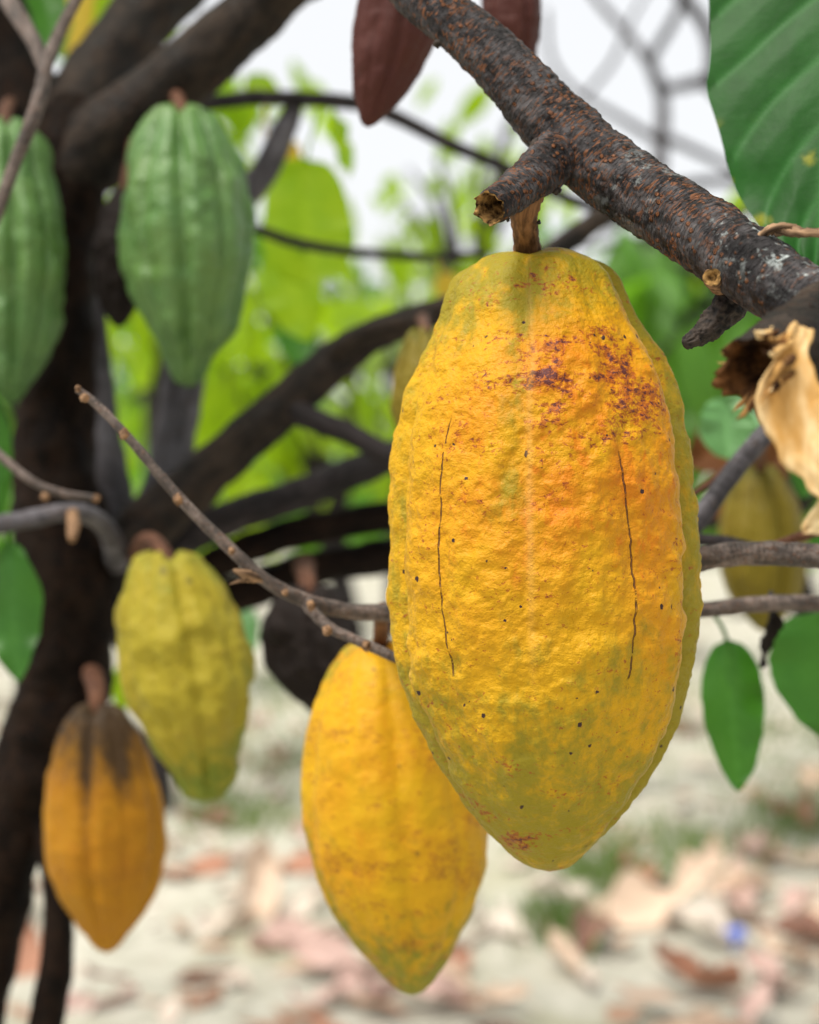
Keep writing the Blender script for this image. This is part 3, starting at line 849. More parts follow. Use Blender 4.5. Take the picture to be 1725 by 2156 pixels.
tube('branch', [(1740, 1112, 0.63, 12), (1690, 1128, 0.64, 11), (1650, 1140, 0.645, 8), (1560, 1172, 0.62, 6)], 'stalk', treeC, nth=10, n_per=6, seed=99)
tube('branch', [(1600, 1160, 0.70, 14), (1530, 1142, 0.70, 14), (1450, 1135, 0.70, 13)], 'bark_mid', treeC, nth=12, n_per=6, seed=100)
for (x, y, d, r) in ((178, 838, 0.596, 11), (165, 818, 0.598, 8), (262, 914, 0.594, 13), (375, 1052, 0.598, 13), (690, 1328, 0.603, 12), (772, 1360, 0.600, 13), (655, 1275, 0.606, 12), (838, 1290, 0.622, 20), (488, 1160, 0.602, 9), (600, 1248, 0.607, 8)):
    V, f = blob_data(P(x, y, d), r * 0.8 * d / F, int(x), squash=(1, 1, 1.15), nth=12, nv=8, rough=0.25)
    mesh_obj('bud', V, f, M['bud'], treeC)

# leaves on the right
pleaf(treeC, 'leaf_big', (1840, -560, 0.66), (1712, 560, 0.575), 290, tilt=(-0.35, -1, 0.02), nu=170, nv=71, fold=-0.08, droop=0.10, quilt=0.0021, wave=0.008, veins=8, blunt=0.5, tipsharp=0.62, stalk=(2390, -650, 0.76))
pleaf(treeC, 'leaf_lime', (1720, 330, 0.76), (1668, 520, 0.76), 52, tilt=(-0.2, -1, 0.2), stalk=(1900, 690, 0.72))
pleaf(treeC, 'leaf_lime', (1800, 420, 0.80), (1700, 700, 0.80), 60, tilt=(0.2, -1, 0.2), stalk=(1900, 700, 0.72))
pleaf(treeC, 'leaf_green', (1530, 1345, 0.80), (1556, 1668, 0.79), 66, tilt=(-0.35, -1, 0.3), fold=-0.35, stalk=(1460, 1290, 0.66), blunt=0.45, tipsharp=0.7)
pleaf(treeC, 'leaf_green', (1742, 1285, 0.78), (1760, 1560, 0.77), 125, tilt=(-0.2, -1, 0.5), blunt=0.35, tipsharp=0.6, stalk=(1790, 1272, 0.67))
pleaf(treeC, 'leaf_mint', (1528, 838, 0.86), (1532, 968, 0.85), 62, tilt=(0.1, -1, 0.5), blunt=0.45, tipsharp=0.42, stalk=(1610, 915, 0.69))
pleaf(treeC, 'leaf_black', (1625, 1285, 0.72), (1598, 1405, 0.72), 22, tilt=(0.5, -1, 0.1), curl=1.2, stalk=(1622, 1272, 0.66))
pleaf(treeC, 'leaf_brown', (1590, 880, 1.05), (1450, 985, 1.05), 62, tilt=(0.2, -1, 0.3), stalk=(1610, 880, 0.70))
pleaf(treeC, 'leaf_brown', (1690, 920, 1.0), (1590, 1010, 1.0), 50, tilt=(-0.2, -1, 0.2), stalk=(1700, 830, 0.70))
pleaf(treeC, 'leaf_green', (1730, 880, 0.95), (1690, 1050, 0.95), 48, tilt=(-0.3, -1, 0.2), stalk=(1800, 770, 0.71))
pleaf(treeC, 'leaf_green', (1780, 1080, 0.9), (1720, 1170, 0.9), 60, tilt=(-0.3, -1, 0.5), stalk=(1900, 1185, 0.616))

pleaf(treeC, 'leaf_black', (1740, 940, 1.25), (1560, 1120, 1.25), 62, tilt=(0.1, -1, 0.2), stalk=(1720, 815, 0.70))
pleaf(treeC, 'leaf_brown', (1650, 985, 1.15), (1480, 1080, 1.15), 48, tilt=(0.3, -1, 0.1), stalk=(1640, 885, 0.695))
pleaf(treeC, 'leaf_black', (1560, 960, 1.2), (1490, 1120, 1.2), 40, tilt=(-0.3, -1, 0.1), stalk=(1600, 925, 0.69))
# unseen leaf cover added above the two near trees to block light
def shade_canopy(parent, mat, centre, radius, zlo, zhi, n, seed, keep):
    rs_ = np.random.RandomState(seed)
    V, Fc, cnt = [], [], 0
    for i in range(n):
        a = rs_.uniform(0, 2 * np.pi); r_ = radius * math.sqrt(rs_.rand())
        c = np.array([centre[0] + r_ * math.cos(a), centre[1] + r_ * math.sin(a), rs_.uniform(zlo, zhi)])
        if not keep(c): continue
        dv = np.array([rs_.normal(0, 0.8), rs_.normal(0, 0.8), -rs_.uniform(0.1, 0.6)])
        L = rs_.uniform(0.13, 0.24)
        p, f = simple_leaf(c, dv, np.array([rs_.normal(0, .35), rs_.normal(0, .35), 1.0]), L, L * 0.2)
        V += p; Fc += [tuple(k + cnt for k in q) for q in f]; cnt += len(p)
    return mesh_obj('crown_or_shade_leaves', V, Fc, M[mat], parent, True, {'vn': np.zeros(cnt)})


above = lambda c: c[2] > 0.86 + 0.36 * max(c[1], 0) + 0.42
shade_canopy(treeA, 'leaf_green', (-0.40, 1.75), 0.75, 1.5, 2.2, SHADE_CANOPY_A, 401, above)
shade_canopy(treeC, 'leaf_green', (0.65, 1.05), 0.6, 1.5, 2.2, SHADE_CANOPY_C, 402, above)

# ------------------------------------------------------------------ the pods
def attr_main(TH, VV, q3, RR):
    bulge = lambda th0, v0, a, b: np.exp(-((TH - th0) / a) ** 2 - ((VV - v0) / b) ** 2)
    gr = 0.72 * (1 - sstep(0.02, 0.20, VV)) + 0.75 * sstep(0.50, 0.95, VV) + 0.30 * sstep(0.85, 1.35, np.abs(TH))
    gr = gr + 0.42 * bulge(-0.27, 0.24, 0.13, 0.17) + 0.25 * bulge(0.35, 0.62, 0.35, 0.12) + 0.28 * bulge(-0.33, 0.40, 0.16, 0.06) + 0.5 * bulge(1.22, 0.45, 0.16, 0.5)  # also paints the greenish shade in the crease left of the middle furrow
    gr = gr + 0.22 * bulge(-0.25, 0.75, 0.1, 0.2) + 0.25 * bulge(-0.75, 0.12, 0.3, 0.1)
    og = 0.95 * bulge(0.25, 0.28, 0.75, 0.20) + 0.35 * bulge(-0.6, 0.42, 0.5, 0.25) + 0.45 * bulge(0.75, 0.52, 0.3, 0.3) + 0.25 * bulge(0.1, 0.42, 0.5, 0.2)
    rd = 1.2 * bulge(0.40, 0.20, 0.55, 0.10) + 0.55 * bulge(-0.1, 0.24, 0.5, 0.14) + 0.45 * bulge(0.0, 0.04, 0.6, 0.06) + 0.8 * bulge(-0.40, 0.94, 0.9, 0.09) + 0.35 * bulge(0.9, 0.5, 0.2, 0.1)
    dk = 0.55 * bulge(0.75, 0.945, 0.10, 0.012) + 0.45 * bulge(1.05, 0.07, 0.12, 0.03)
    mm = RR * 1000
    v = VV
    c1 = (TH - np.radians(-40.0 - 4.2 * (1 - ((v - 0.48) / 0.22) ** 2))) * mm
    c2 = (TH - np.radians(29.6 - 5.0 * ((v - 0.55) / 0.24) ** 2)) * mm
    c3 = (TH - np.radians(60.5)) * mm
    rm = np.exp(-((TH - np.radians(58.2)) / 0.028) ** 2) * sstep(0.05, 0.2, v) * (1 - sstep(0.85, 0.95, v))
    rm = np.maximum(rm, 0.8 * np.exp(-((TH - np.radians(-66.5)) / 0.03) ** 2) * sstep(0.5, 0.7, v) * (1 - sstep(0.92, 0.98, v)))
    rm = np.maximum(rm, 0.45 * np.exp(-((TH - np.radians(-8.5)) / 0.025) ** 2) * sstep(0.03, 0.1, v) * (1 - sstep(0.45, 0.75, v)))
    return dict(gr=gr, og=og, rd=np.clip(rd, 0, 1.2), dk=dk, c1=c1, c2=c2, c3=c3, rm=rm, vv=v)


def extra_main(TH, VV, RR, k):
    # furrows measured on the pod: three deep ones in view, two shallow ones with cracks
    e = np.zeros_like(TH)
    fade = np.clip(RR / 0.028, 0.3, 1) * (1 - 0.8 * sstep(0.84, 0.99, VV))
    for deg, dep, wl, wr in ((-10.5, 0.0016, 0.10, 0.035), (62.5, 0.0050, 0.035, 0.11), (-69.5, 0.0032, 0.10, 0.04), (-42.5, 0.0007, 0.06, 0.06), (27.5, 0.0008, 0.07, 0.07), (98, 0.002, 0.07, 0.07), (134, 0.003, 0.09, 0.09), (170, 0.001, 0.07, 0.07), (-154, 0.003, 0.09, 0.09), (-112, 0.001, 0.06, 0.06)):
        dl = (TH - math.radians(deg) + np.pi) % (2 * np.pi) - np.pi
        w = np.where(dl < 0, wl, wr)
        dd = dep
        if deg == -10.5: dd = dep * (1 - 0.55 * sstep(0.4, 0.7, VV))
        e -= dd * np.exp(-(dl / w) ** 2) * fade
        e += 0.25 * dep * np.exp(-((np.abs(dl) - 0.22) / 0.1) ** 2) * fade
    # dent near the middle furrow
    e -= 0.0011 * np.exp(-((TH + 0.30) / 0.07) ** 2 - ((VV - 0.37 + 0.5 * (TH + 0.30)) / 0.03) ** 2)
    dz = -0.0010 * (1 - sstep(0.0, 0.05, VV)) + 0.0012 * (1 - sstep(0.0, 0.05, VV)) * np.clip(RR / 0.006, 0, 1) * (np.cos((TH - math.radians(25)) * 5) * 0.6 + 0.8 * np.exp(-((TH - 0.5) / 0.5) ** 2))
    return e, dz


PROF_MAIN = [(534, 1062, 1190), (538, 1035, 1222), (546, 1006, 1246), (560, 984, 1270), (580, 966, 1290), (620, 944, 1313), (680, 918, 1346), (750, 890, 1384), (800, 868, 1411), (850, 846, 1428), (900, 832, 1441), (1000, 823, 1454), (1100, 818, 1462), (1200, 817, 1467), (1300, 822, 1464), (1400, 838, 1453), (1450, 850, 1443), (1500, 869, 1426), (1550, 893, 1402), (1600, 920, 1378), (1650, 953, 1350), (1700, 989, 1316), (1750, 1027, 1277), (1785, 1060, 1245), (1810, 1092, 1216), (1825, 1122, 1192), (1833, 1150, 1164)]
# the rim of the silhouette lies nearer than the axis of the pod: shrink by the perspective gain
k0 = 0.988
PM = [(y, (xl + xr) / 2 - (xr - xl) / 2 * k0, (xl + xr) / 2 + (xr - xl) / 2 * k0) for y, xl, xr in PROF_MAIN]
pod('cacao_pod', 'large ripe yellow pod in focus with orange blotches and dark specks', 'pod_main', 0.556, PM, attr_main, nth=520, nv=520, lump=0.00085, lumpscale=160, deep=0, shallow=0, seed=21, extra=extra_main, pit=0.0045, main=True,
    stem=dict(pts=[(1112, 392, 0.535, 34), (1106, 425, 0.534, 34), (1103, 448, 0.536, 31), (1106, 480, 0.541, 28), (1109, 515, 0.548, 29), (1112, 545, 0.554, 33), (1116, 572, 0.556, 36)], mat='peduncle', nth=48, n_per=14, fine=0.00025))


def attr_generic(gtop=0.3, gbot=0.5, gedge=0.2, og=0.4, rd=0.3, dk=None, seed=0):
    def fn(TH, VV, q3, RR):
        n = fbm(q3 * 28, 2, seed)
        g = gtop * (1 - sstep(0.0, 0.25, VV)) + gbot * sstep(0.55, 1.0, VV) + gedge * sstep(0.7, 1.4, np.abs(TH)) + 0.10 * n
        return dict(gr=g, og=og * (0.7 + 0.5 * n), rd=np.full_like(TH, rd), dk=(dk(TH, VV) if dk else np.zeros_like(TH)))
    return fn


pod('cacao_pod', 'ripe yellow pod with green tip hanging behind the large pod', 'pod_yellow', 0.69, gen_prof(800, 1358, 868, 2096, 190, GENERIC, -3), attr_generic(0.15, 0.75, 0.30, 0.5, 0.5, seed=2), furrow0=0.12, deep=0.0016, shallow=0.0007, nth=180, nv=220, seed=22, lump=0.0006,
    stem=dict(pts=[(806, 1285, 0.640, 17), (803, 1312, 0.665, 16), (802, 1345, 0.688, 17), (803, 1385, 0.69, 20)]))
pod('cacao_pod', 'yellow green lumpy pod beside the dark trunk', 'pod_lime', 0.83, gen_prof(352, 1168, 435, 1688, 138, GREENP, 0), attr_generic(0.25, 0.75, 0.15, 0.4, 0.3, dk=lambda TH, VV: 0.75 * np.exp(-((TH + 0.0) / 0.12) ** 2 - ((VV - 0.06) / 0.025) ** 2) + 0.8 * np.exp(-((TH - 0.55) / 0.12) ** 2 - ((VV - 0.10) / 0.02) ** 2), seed=3), furrow0=0.3, deep=0.0026, shallow=0.0014, lump=0.0021, lumpscale=75, seed=23,
    stem=dict(pts=[(285, 1170, 0.935, 18), (305, 1140, 0.89, 18), (325, 1140, 0.86, 16), (343, 1160, 0.838, 16), (354, 1195, 0.83, 18)]))
pod('cacao_pod', 'ochre brown pod with blackened top, lowest beside the trunk', 'pod_ochre', 0.90, gen_prof(207, 1488, 226, 2006, 127, GENERIC, 4, 1.0), attr_generic(0.5, 0.0, 0.15, 0.4, 0.3, dk=lambda TH, VV: 0.85 * (1 - sstep(0.0, 0.50, VV)) + 0.50 * np.exp(-((TH + 0.12) / 0.13) ** 2) * (1 - sstep(0.35, 0.85, VV)) + 0.50 * np.exp(-((TH - 0.55) / 0.26) ** 2) * (1 - sstep(0.22, 0.50, VV)) + 0.35 * sstep(0.92, 1.0, VV) + 0.28 * np.exp(-((TH + 0.12) / 0.09) ** 2 - ((VV - 0.75) / 0.15) ** 2), seed=4), furrow0=-0.10, deep=0.0024, shallow=0.0008, seed=24,
    stem=dict(pts=[(195, 1420, 0.945, 22), (202, 1440, 0.92, 20), (206, 1465, 0.905, 20), (207, 1510, 0.90, 20)]))
pod('cacao_pod', 'unripe green ribbed pod hanging from the thick limb', 'pod_green', 0.90, gen_prof(383, 232, 398, 816, 138, GREENP, 8), attr_generic(0.1, 0.5, 0.0, 0.5, 0.1, dk=lambda TH, VV: 0.85 * np.exp(-((TH - 0.25) / 0.07) ** 2 - ((VV - 0.885) / 0.012) ** 2), seed=5), furrow0=0.05, deep=0.0042, shallow=0.0026, lump=0.0020, lumpscale=75, seed=25,
    stem=dict(pts=[(368, 185, 0.95, 16), (373, 205, 0.935, 15), (379, 222, 0.912, 14), (383, 255, 0.90, 15)]))
pod('cacao_pod', 'unripe green pod cut off by the left edge', 'pod_green', 0.90, gen_prof(15, 258, 22, 852, 112, GENERIC, 10, 1.1), attr_generic(0.2, 0.6, 0.0, 0.3, 0.1, dk=lambda TH, VV: 0.8 * np.exp(-((TH + 0.3) / 0.1) ** 2 - ((VV - 0.50) / 0.015) ** 2), seed=6), furrow0=0.25, deep=0.0038, shallow=0.0022, lump=0.0018, lumpscale=75, seed=26,
    stem=dict(pts=[(20, 220, 0.98, 16), (14, 235, 0.93, 15), (12, 250, 0.908, 14), (15, 285, 0.90, 15)]))
pod('cacao_pod', 'dark maroon pod hanging at the top beside the bare sky', 'pod_maroon', 0.70, gen_prof(848, -150, 775, 268, 86, GENERIC, 22), attr_generic(0.2, 0.2, 0.2, 0.4, 0.3, seed=7), furrow0=0.2, deep=0.0012, shallow=0.0005, seed=27,
    stem=dict(pts=[(818, -235, 0.70, 16), (835, -205, 0.70, 14), (845, -175, 0.70, 14), (848, -125, 0.70, 15)]))
tube('branch', [(800, -235, 0.74, 34), (900, -260, 0.75, 28), (1000, -230, 0.755, 24), (1080, -180, 0.76, 20), (1200, -170, 0.77, 14)], 'bark_limb', treeA, nth=16, n_per=8, seed=32)
pod('cacao_pod', 'maroon pod mostly hidden behind the bark covered branch at top', 'pod_maroon', 0.75, gen_prof(1070, -130, 1082, 205, 66, GENERIC, 0), attr_generic(0.2, 0.2, 0.2, 0.4, 0.3, seed=8), furrow0=0.5, deep=0.0012, shallow=0.0005, seed=28,
    stem=dict(pts=[(1075, -182, 0.758, 12), (1070, -160, 0.755, 12), (1070, -110, 0.75, 13)]))
pod('cacao_pod', 'olive pod almost hidden behind the left side of the large pod', 'pod_olive', 0.80, gen_prof(895, 698, 905, 1010, 76, GENERIC, 0), attr_generic(0.4, 0.2, 0.2, 0.4, 0.3, seed=9), furrow0=0.4, seed=29,
    stem=dict(pts=[(890, 672, 0.97, 14), (892, 680, 0.88, 12), (895, 692, 0.81, 12), (895, 715, 0.80, 12)]))
pod('cacao_pod', 'rotten black pod hanging behind the unripe green ribbed pod', 'pod_black', 0.93, gen_prof(262, 405, 250, 690, 58, GENERIC, 0), attr_generic(seed=10), furrow0=0.4, seed=30, lump=0.002,
    stem=dict(pts=[(285, 240, 0.96, 12), (275, 320, 0.94, 9), (264, 385, 0.93, 10), (262, 425, 0.93, 12)]))
pod('cacao_pod', 'rotten black pod under the dark branches left of the yellow pods', 'pod_black', 0.88, gen_prof(650, 1240, 705, 1535, 98, GENERIC, -12), attr_generic(seed=11), furrow0=0.1, seed=31, lump=0.003, lumpscale=60,
    stem=dict(pts=[(640, 1190, 1.03, 24), (642, 1205, 0.96, 20), (648, 1225, 0.89, 20), (650, 1265, 0.88, 20)]))
pod('cacao_pod', 'dim olive pod behind the grey branches at the right edge', 'pod_olive', 1.0, gen_prof(1600, 985, 1610, 1330, 92, GENERIC, 0), attr_generic(0.4, 0.3, 0.2, 0.4, 0.3, dk=lambda TH, VV: 0.45 * (1 - sstep(0.1, 0.5, VV)), seed=12), furrow0=0.3, seed=32, deep=0.003,
    stem=dict(pts=[(1610, 915, 0.70, 12), (1606, 935, 0.82, 10), (1602, 960, 0.96, 10), (1600, 1005, 1.0, 12)]))

# leaves of the left tree
def A(mat, b, t, w, stalk, **kw): pleaf(treeA, mat, b, t, w, stalk=stalk, **kw)
A('leaf_lime', (645, 335, 1.22), (648, 600, 1.20), 96, (690, 215, 1.13), tilt=(0.1, -1, 0.3), blunt=0.4, tipsharp=0.3)
A('leaf_lime', (590, 520, 1.32), (650, 720, 1.30), 66, (620, 510, 1.16), tilt=(-0.2, -1, 0.1))
A('leaf_lime', (705, 240, 1.28), (735, 375, 1.25), 22, (700, 214, 1.13), tilt=(0.4, -1, 0.1))
A('leaf_green', (625, 640, 1.5), (628, 775, 1.48), 44, (640, 520, 1.17), tilt=(0.2, -1, 0.2))
A('leaf_yellow', (560, 290, 1.5), (640, 350, 1.5), 34, (560, 210, 1.12), tilt=(0.1, -1, 0.6))
A('leaf_green', (15, 1140, 0.86), (40, 1440, 0.85), 58, (20, 1100, 0.82), tilt=(-0.2, -1, 0.2), fold=-0.2)
A('leaf_green', (-20, 830, 0.9), (0, 1110, 0.9), 36, (-40, 910, 0.74), tilt=(0.4, -1, 0.1))
A('leaf_mint', (488, 1255, 1.2), (532, 1378, 1.18), 34, (470, 1190, 1.04), tilt=(0.3, -1, 0.2))
A('leaf_lime', (262, 1395, 1.15), (256, 1500, 1.15), 26, (270, 1290, 1.03), tilt=(0.3, -1, 0.2))
A('leaf_lime', (262, 395, 1.12), (215, 545, 1.12), 34, (330, 310, 1.10), tilt=(0.5, -1, 0.2))
A('leaf_green', (75, -60, 1.25), (128, 125, 1.22), 48, (-60, -60, 1.07), tilt=(0.2, -1, 0.2))
A('leaf_yellow', (185, -70, 1.35), (150, 130, 1.33), 40, (100, -140, 1.1), tilt=(-0.3, -1, 0.2))
A('leaf_lime', (215, -40, 1.4), (175, 150, 1.4), 42, (390, -30, 1.06), tilt=(0.2, -1, 0.2))
A('leaf_yellow', (930, 575, 1.6), (960, 640, 1.6), 30, (900, 540, 1.18), tilt=(0.2, -1, 0.3))
A('leaf_lime', (520, 160, 1.6), (590, 215, 1.6), 30, (560, 206, 1.12), tilt=(0.2, -1, 0.5))
A('leaf_lime', (470, 1000, 1.3), (505, 1080, 1.3), 40, (470, 1095, 1.02), tilt=(0.2, -1, 0.5))

# ------------------------------------------------------------------ bare tree in the middle distance (tangle against the sky)
def ground_z(p):
    q = np.array(p, float); q[2] = -0.02
    return q


b0 = ground_z(P(1300, 1000, 4.6))
treeB = empty('bare_tree', (b0[0], b0[1], 0), 'thin grey leafless tree behind the large pod, tangled against the white sky', 'tree')
tr = tube_data([(*b0, 0.05), (b0[0] + 0.03, b0[1], 0.45, 0.045), px(1358, 900, 4.61, 34), px(1362, 640, 4.61, 28), px(1372, 480, 4.61, 22), px(1390, 330, 4.61, 16), px(1392, 190, 4.61, 13), px(1340, 95, 4.61, 10), px(1250, -10, 4.61, 8), px(1150, -160, 4.61, 6)], nth=14, n_per=8, lump=0.06, seed=110, world=True)
mesh_obj('trunk', tr[0], tr[1], M['bark_grey'], treeB, True, tr[2])
for i, c in enumerate([
    [(1392, 200, 4.61, 11), (1372, 130, 4.51, 10), (1415, 50, 4.41, 10), (1450, -20, 4.30, 9)],
    [(1392, 190, 4.61, 10), (1440, 180, 4.71, 12), (1490, 175, 4.71, 14), (1545, 235, 4.71, 13), (1590, 275, 4.71, 11), (1700, 340, 4.71, 8)],
    [(1490, 175, 4.71, 12), (1500, 110, 4.71, 14), (1480, 45, 4.71, 14), (1435, -10, 4.71, 13), (1380, -100, 4.71, 10)],
    [(1390, 300, 4.61, 10), (1300, 245, 4.71, 8), (1210, 190, 4.82, 7), (1160, 120, 4.92, 6), (1150, 20, 4.92, 5)],
    [(1390, 285, 4.61, 10), (1470, 320, 4.51, 9), (1560, 365, 4.51, 8), (1640, 400, 4.51, 6)],
    [(1378, 400, 4.61, 12), (1480, 383, 4.71, 10), (1560, 380, 4.71, 10), (1640, 382, 4.71, 9), (1760, 380, 4.71, 8)],
    [(1366, 560, 4.61, 14), (1300, 590, 4.30, 14), (1400, 545, 3.89, 13), (1460, 520, 3.79, 12), (1640, 400, 3.69, 10)],
    [(1364, 740, 4.61, 26), (1400, 700, 4.30, 30), (1460, 660, 4.10, 31), (1540, 610, 4.00, 30), (1700, 500, 3.89, 24)],
    [(1364, 760, 4.61, 14), (1420, 775, 4.51, 13), (1490, 805, 4.41, 12), (1600, 850, 4.30, 10)],
    [(1600, 390, 4.71, 7), (1604, 330, 4.71, 7), (1598, 240, 4.71, 6)],
    [(1230, 205, 4.82, 6), (1290, 130, 4.92, 6), (1330, 40, 4.92, 5), (1370, -30, 4.92, 4)],
    [(1380, 440, 4.61, 13), (1290, 470, 4.92, 12), (1180, 520, 5.12, 11), (1050, 560, 5.12, 9), (960, 640, 5.12, 7)],
]):
    tube('branch', c, 'bark_mid', treeB, nth=10, n_per=7, lump=0.08, seed=120 + i)

# ------------------------------------------------------------------ more cacao trees behind
LEAFSETS = {
    'lime': leaf_mat('foliage_lime', (0.15, 0.28, 0.006), (0.24, 0.37, 0.010), 0.55, (0.50, 0.74, 0.008), 0.5, 0.3),
    'green': leaf_mat('foliage_green', (0.055, 0.155, 0.016), (0.085, 0.21, 0.022), 0.42, (0.22, 0.50, 0.02), 0.45, 0.4),
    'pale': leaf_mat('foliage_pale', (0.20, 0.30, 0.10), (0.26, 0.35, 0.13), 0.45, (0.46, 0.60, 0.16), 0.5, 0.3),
}


def bg_tree(x, y, h, rad, n, leafset, label, seed, leafL=0.2, lean=0.0, crown_lo=0.35, trunk_r=0.045):
    rs = np.random.RandomState(seed)
    root = empty('cacao_tree', (x, y, 0), label, 'tree', 'cacao trees standing in the background')
    top = np.array([x + lean, y, h * 0.72])
    cc = np.array([x + lean, y, h * (crown_lo + 1) / 2]); cz = h * (1 - crown_lo) / 2
    tv = tube_data([(x, y, -0.03, trunk_r), (x + lean * 0.3, y, h * 0.25, trunk_r * 0.85), (x + lean * .7, y + 0.03, h * 0.5, trunk_r * 0.7), (*top, trunk_r * 0.4)], nth=12, n_per=8, lump=0.1, seed=seed, world=True)
    mesh_obj('trunk', tv[0], tv[1], M['bark_mid'], root, True, tv[2])
    twigs = []
    for i in range(9):
        a = rs.uniform(0, 2 * np.pi); t0 = rs.uniform(0.35, 0.72)
        st = np.array([x + lean * t0, y, h * t0])
        e = cc + np.array([math.cos(a) * rad * rs.uniform(0.5, 0.95), math.sin(a) * rad * rs.uniform(0.5, 0.95), cz * rs.uniform(-0.7, 0.85)])
        m = (st + e) / 2 + np.array([0, 0, 0.10 * h])
        bv = tube_data([(*st, trunk_r * 0.5), (*m, trunk_r * 0.35), (*e, trunk_r * 0.12)], nth=8, n_per=6, lump=0.08, seed=seed + i, world=True)
        mesh_obj('branch', bv[0], bv[1], M['bark_mid'], root, True, bv[2])
        pth = catmull([st, m, e], 8)
        twigs.append(pth[4:])
    twigs = np.vstack(twigs)
    V, Fc, cnt = [], [], 0
    for i in range(n):
        if rs.rand() < 0.75:
            c = twigs[rs.randint(len(twigs))] + rs.normal(0, rad * 0.16, 3)
        else:
            u = rs.normal(size=3); u /= np.linalg.norm(u)
            c = cc + u * np.array([rad, rad, cz]) * rs.uniform(0.3, 1.0) ** 0.5
        if c[2] < 0.25: continue
        dv = np.array([rs.normal(0, 0.6), rs.normal(0, 0.6), -rs.uniform(0.3, 1.4)])
        nr = np.array([rs.normal(0, 0.5), -0.7 + rs.normal(0, 0.6), 0.7])
        L = leafL * rs.uniform(0.6, 1.25)
        p, f = simple_leaf(c, dv, nr, L, L * rs.uniform(0.17, 0.24))
        V += p; Fc += [tuple(k + cnt for k in q) for q in f]; cnt += len(p)
    mesh_obj('crown_or_shade_leaves', V, Fc, LEAFSETS[leafset], root, True, {'vn': np.zeros(cnt)})
    return root


def gx(pxx, d): return (pxx - CX) / F * d


bg_tree(gx(330, 4.2), 4.2, 2.05, 0.50, 150, 'lime', 'bright lime leaved tree seen between the dark trunk and the green pod', 301, 0.15)
bg_tree(gx(790, 4.9), 4.9, 1.72, 0.55, 170, 'lime', 'bright lime leaved tree behind the fanned dark branches', 302, 0.16, lean=gx(600, 4.9) - gx(790, 4.9))
bg_tree(gx(1000, 5.6), 5.6, 2.15, 0.42, 70, 'lime', 'lime leaved tree just left of the large pod stalk', 303, 0.16, crown_lo=0.55)
bg_tree(gx(830, 8.5), 8.5, 2.3, 0.9, 170, 'pale', 'pale leaved far tree behind the pod stalk', 304, 0.2)
bg_tree(gx(1830, 3.8), 3.8, 1.50, 0.42, 200, 'green', 'mid green tree behind the torn branch end at right', 305, 0.18, crown_lo=0.5, lean=gx(1560, 3.8) - gx(1830, 3.8))
bg_tree(gx(1790, 5.2), 5.2, 1.9, 0.55, 170, 'lime', 'lime leaved tree at the right edge behind the big green leaf', 306, 0.17)
bg_tree(gx(1220, 7.5), 7.5, 1.7, 0.75, 200, 'green', 'green far tree hidden mostly by the large pod', 307, 0.2)
bg_tree(gx(60, 6.2), 6.2, 2.6, 0.8, 220, 'green', 'green far tree behind the trunk at the left edge', 308, 0.2)
bg_tree(gx(480, 9.5), 9.5, 2.5, 1.0, 180, 'green', 'far green tree beyond the two lime trees on the left', 309, 0.22)
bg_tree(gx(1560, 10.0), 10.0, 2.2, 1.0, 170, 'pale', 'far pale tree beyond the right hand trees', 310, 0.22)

# distant woodland
rs = np.random.RandomState(77)
V, Fc, cnt = [], [], 0
for i in range(1700):
    a = rs.uniform(-0.42, 0.42); dd = rs.uniform(15, 30)
    hmax = 1.1 + 0.8 * vnoise(np.array([[a * 14, 2.3, 0.0]]), 5)[0] + 0.03 * dd
    c = np.array([math.sin(a) * dd, math.cos(a) * dd, max(0.1, hmax * rs.uniform(0.05, 1.0))])
    p, f = simple_leaf(c, np.array([rs.normal(), rs.normal(), -1.0]), np.array([rs.normal(0, .5), -0.8, 0.6]), rs.uniform(0.35, 0.7), rs.uniform(0.10, 0.2))
    V += p; Fc += [tuple(k + cnt for k in q) for q in f]; cnt += len(p)
o = mesh_obj('distant_wood', V, Fc, LEAFSETS['green'], None, True, {'vn': np.zeros(cnt)})
tag(o, 'far-off belt of green bushes along the edge of the clearing', 'bushes', None, 'stuff')

# ------------------------------------------------------------------ leaf litter
def dry_leaf_mesh(i, seed):
    r_ = random.Random(seed)
    L = 0.2; W = 0.042
    V, f, at = leaf_data((-L / 2, 0, 0), (L / 2, 0, 0), (0, 0, 1), W, nu=16, nv=9, fold=r_.uniform(-0.1, 0.5), droop=r_.uniform(-0.9, 0.9), quilt=0.003, wave=0.03, seed=seed, curl=r_.choice([0.8, 1.3, 1.8, -1.2]), veins=8)
    V[:, 2] -= np.percentile(V[:, 2], 12)
    me = bpy.data.meshes.new('dry_leaf')
    me.from_pydata(V.tolist(), [], f)
    me.polygons.foreach_set('use_smooth', [True] * len(me.polygons))
    for k, a in at.items():
        q = me.attributes.new(k, 'FLOAT', 'POINT'); q.data.foreach_set('value', np.asarray(a, np.float32))
    return me


DESC = ['tan', 'pale beige', 'russet', 'bleached cream', 'pinkish brown', 'dark brown']
dry_meshes = {}
for ci in range(6):
    for v in range(3):
        me = dry_leaf_mesh(ci, 500 + ci * 10 + v); me.materials.append(M['dry%d' % ci]); dry_meshes[(ci, v)] = me


def place_dry(p, ci, v, rz, tilt, sc, label, group, roll=0.0):
    o = bpy.data.objects.new('dry_leaf', dry_meshes[(ci, v)])
    COL.objects.link(o)
    o.location = (p[0], p[1], p[2]); o.rotation_euler = (roll, tilt, rz); o.scale = (sc, sc, sc)
    tag(o, label, 'dry leaf', group)
    return o


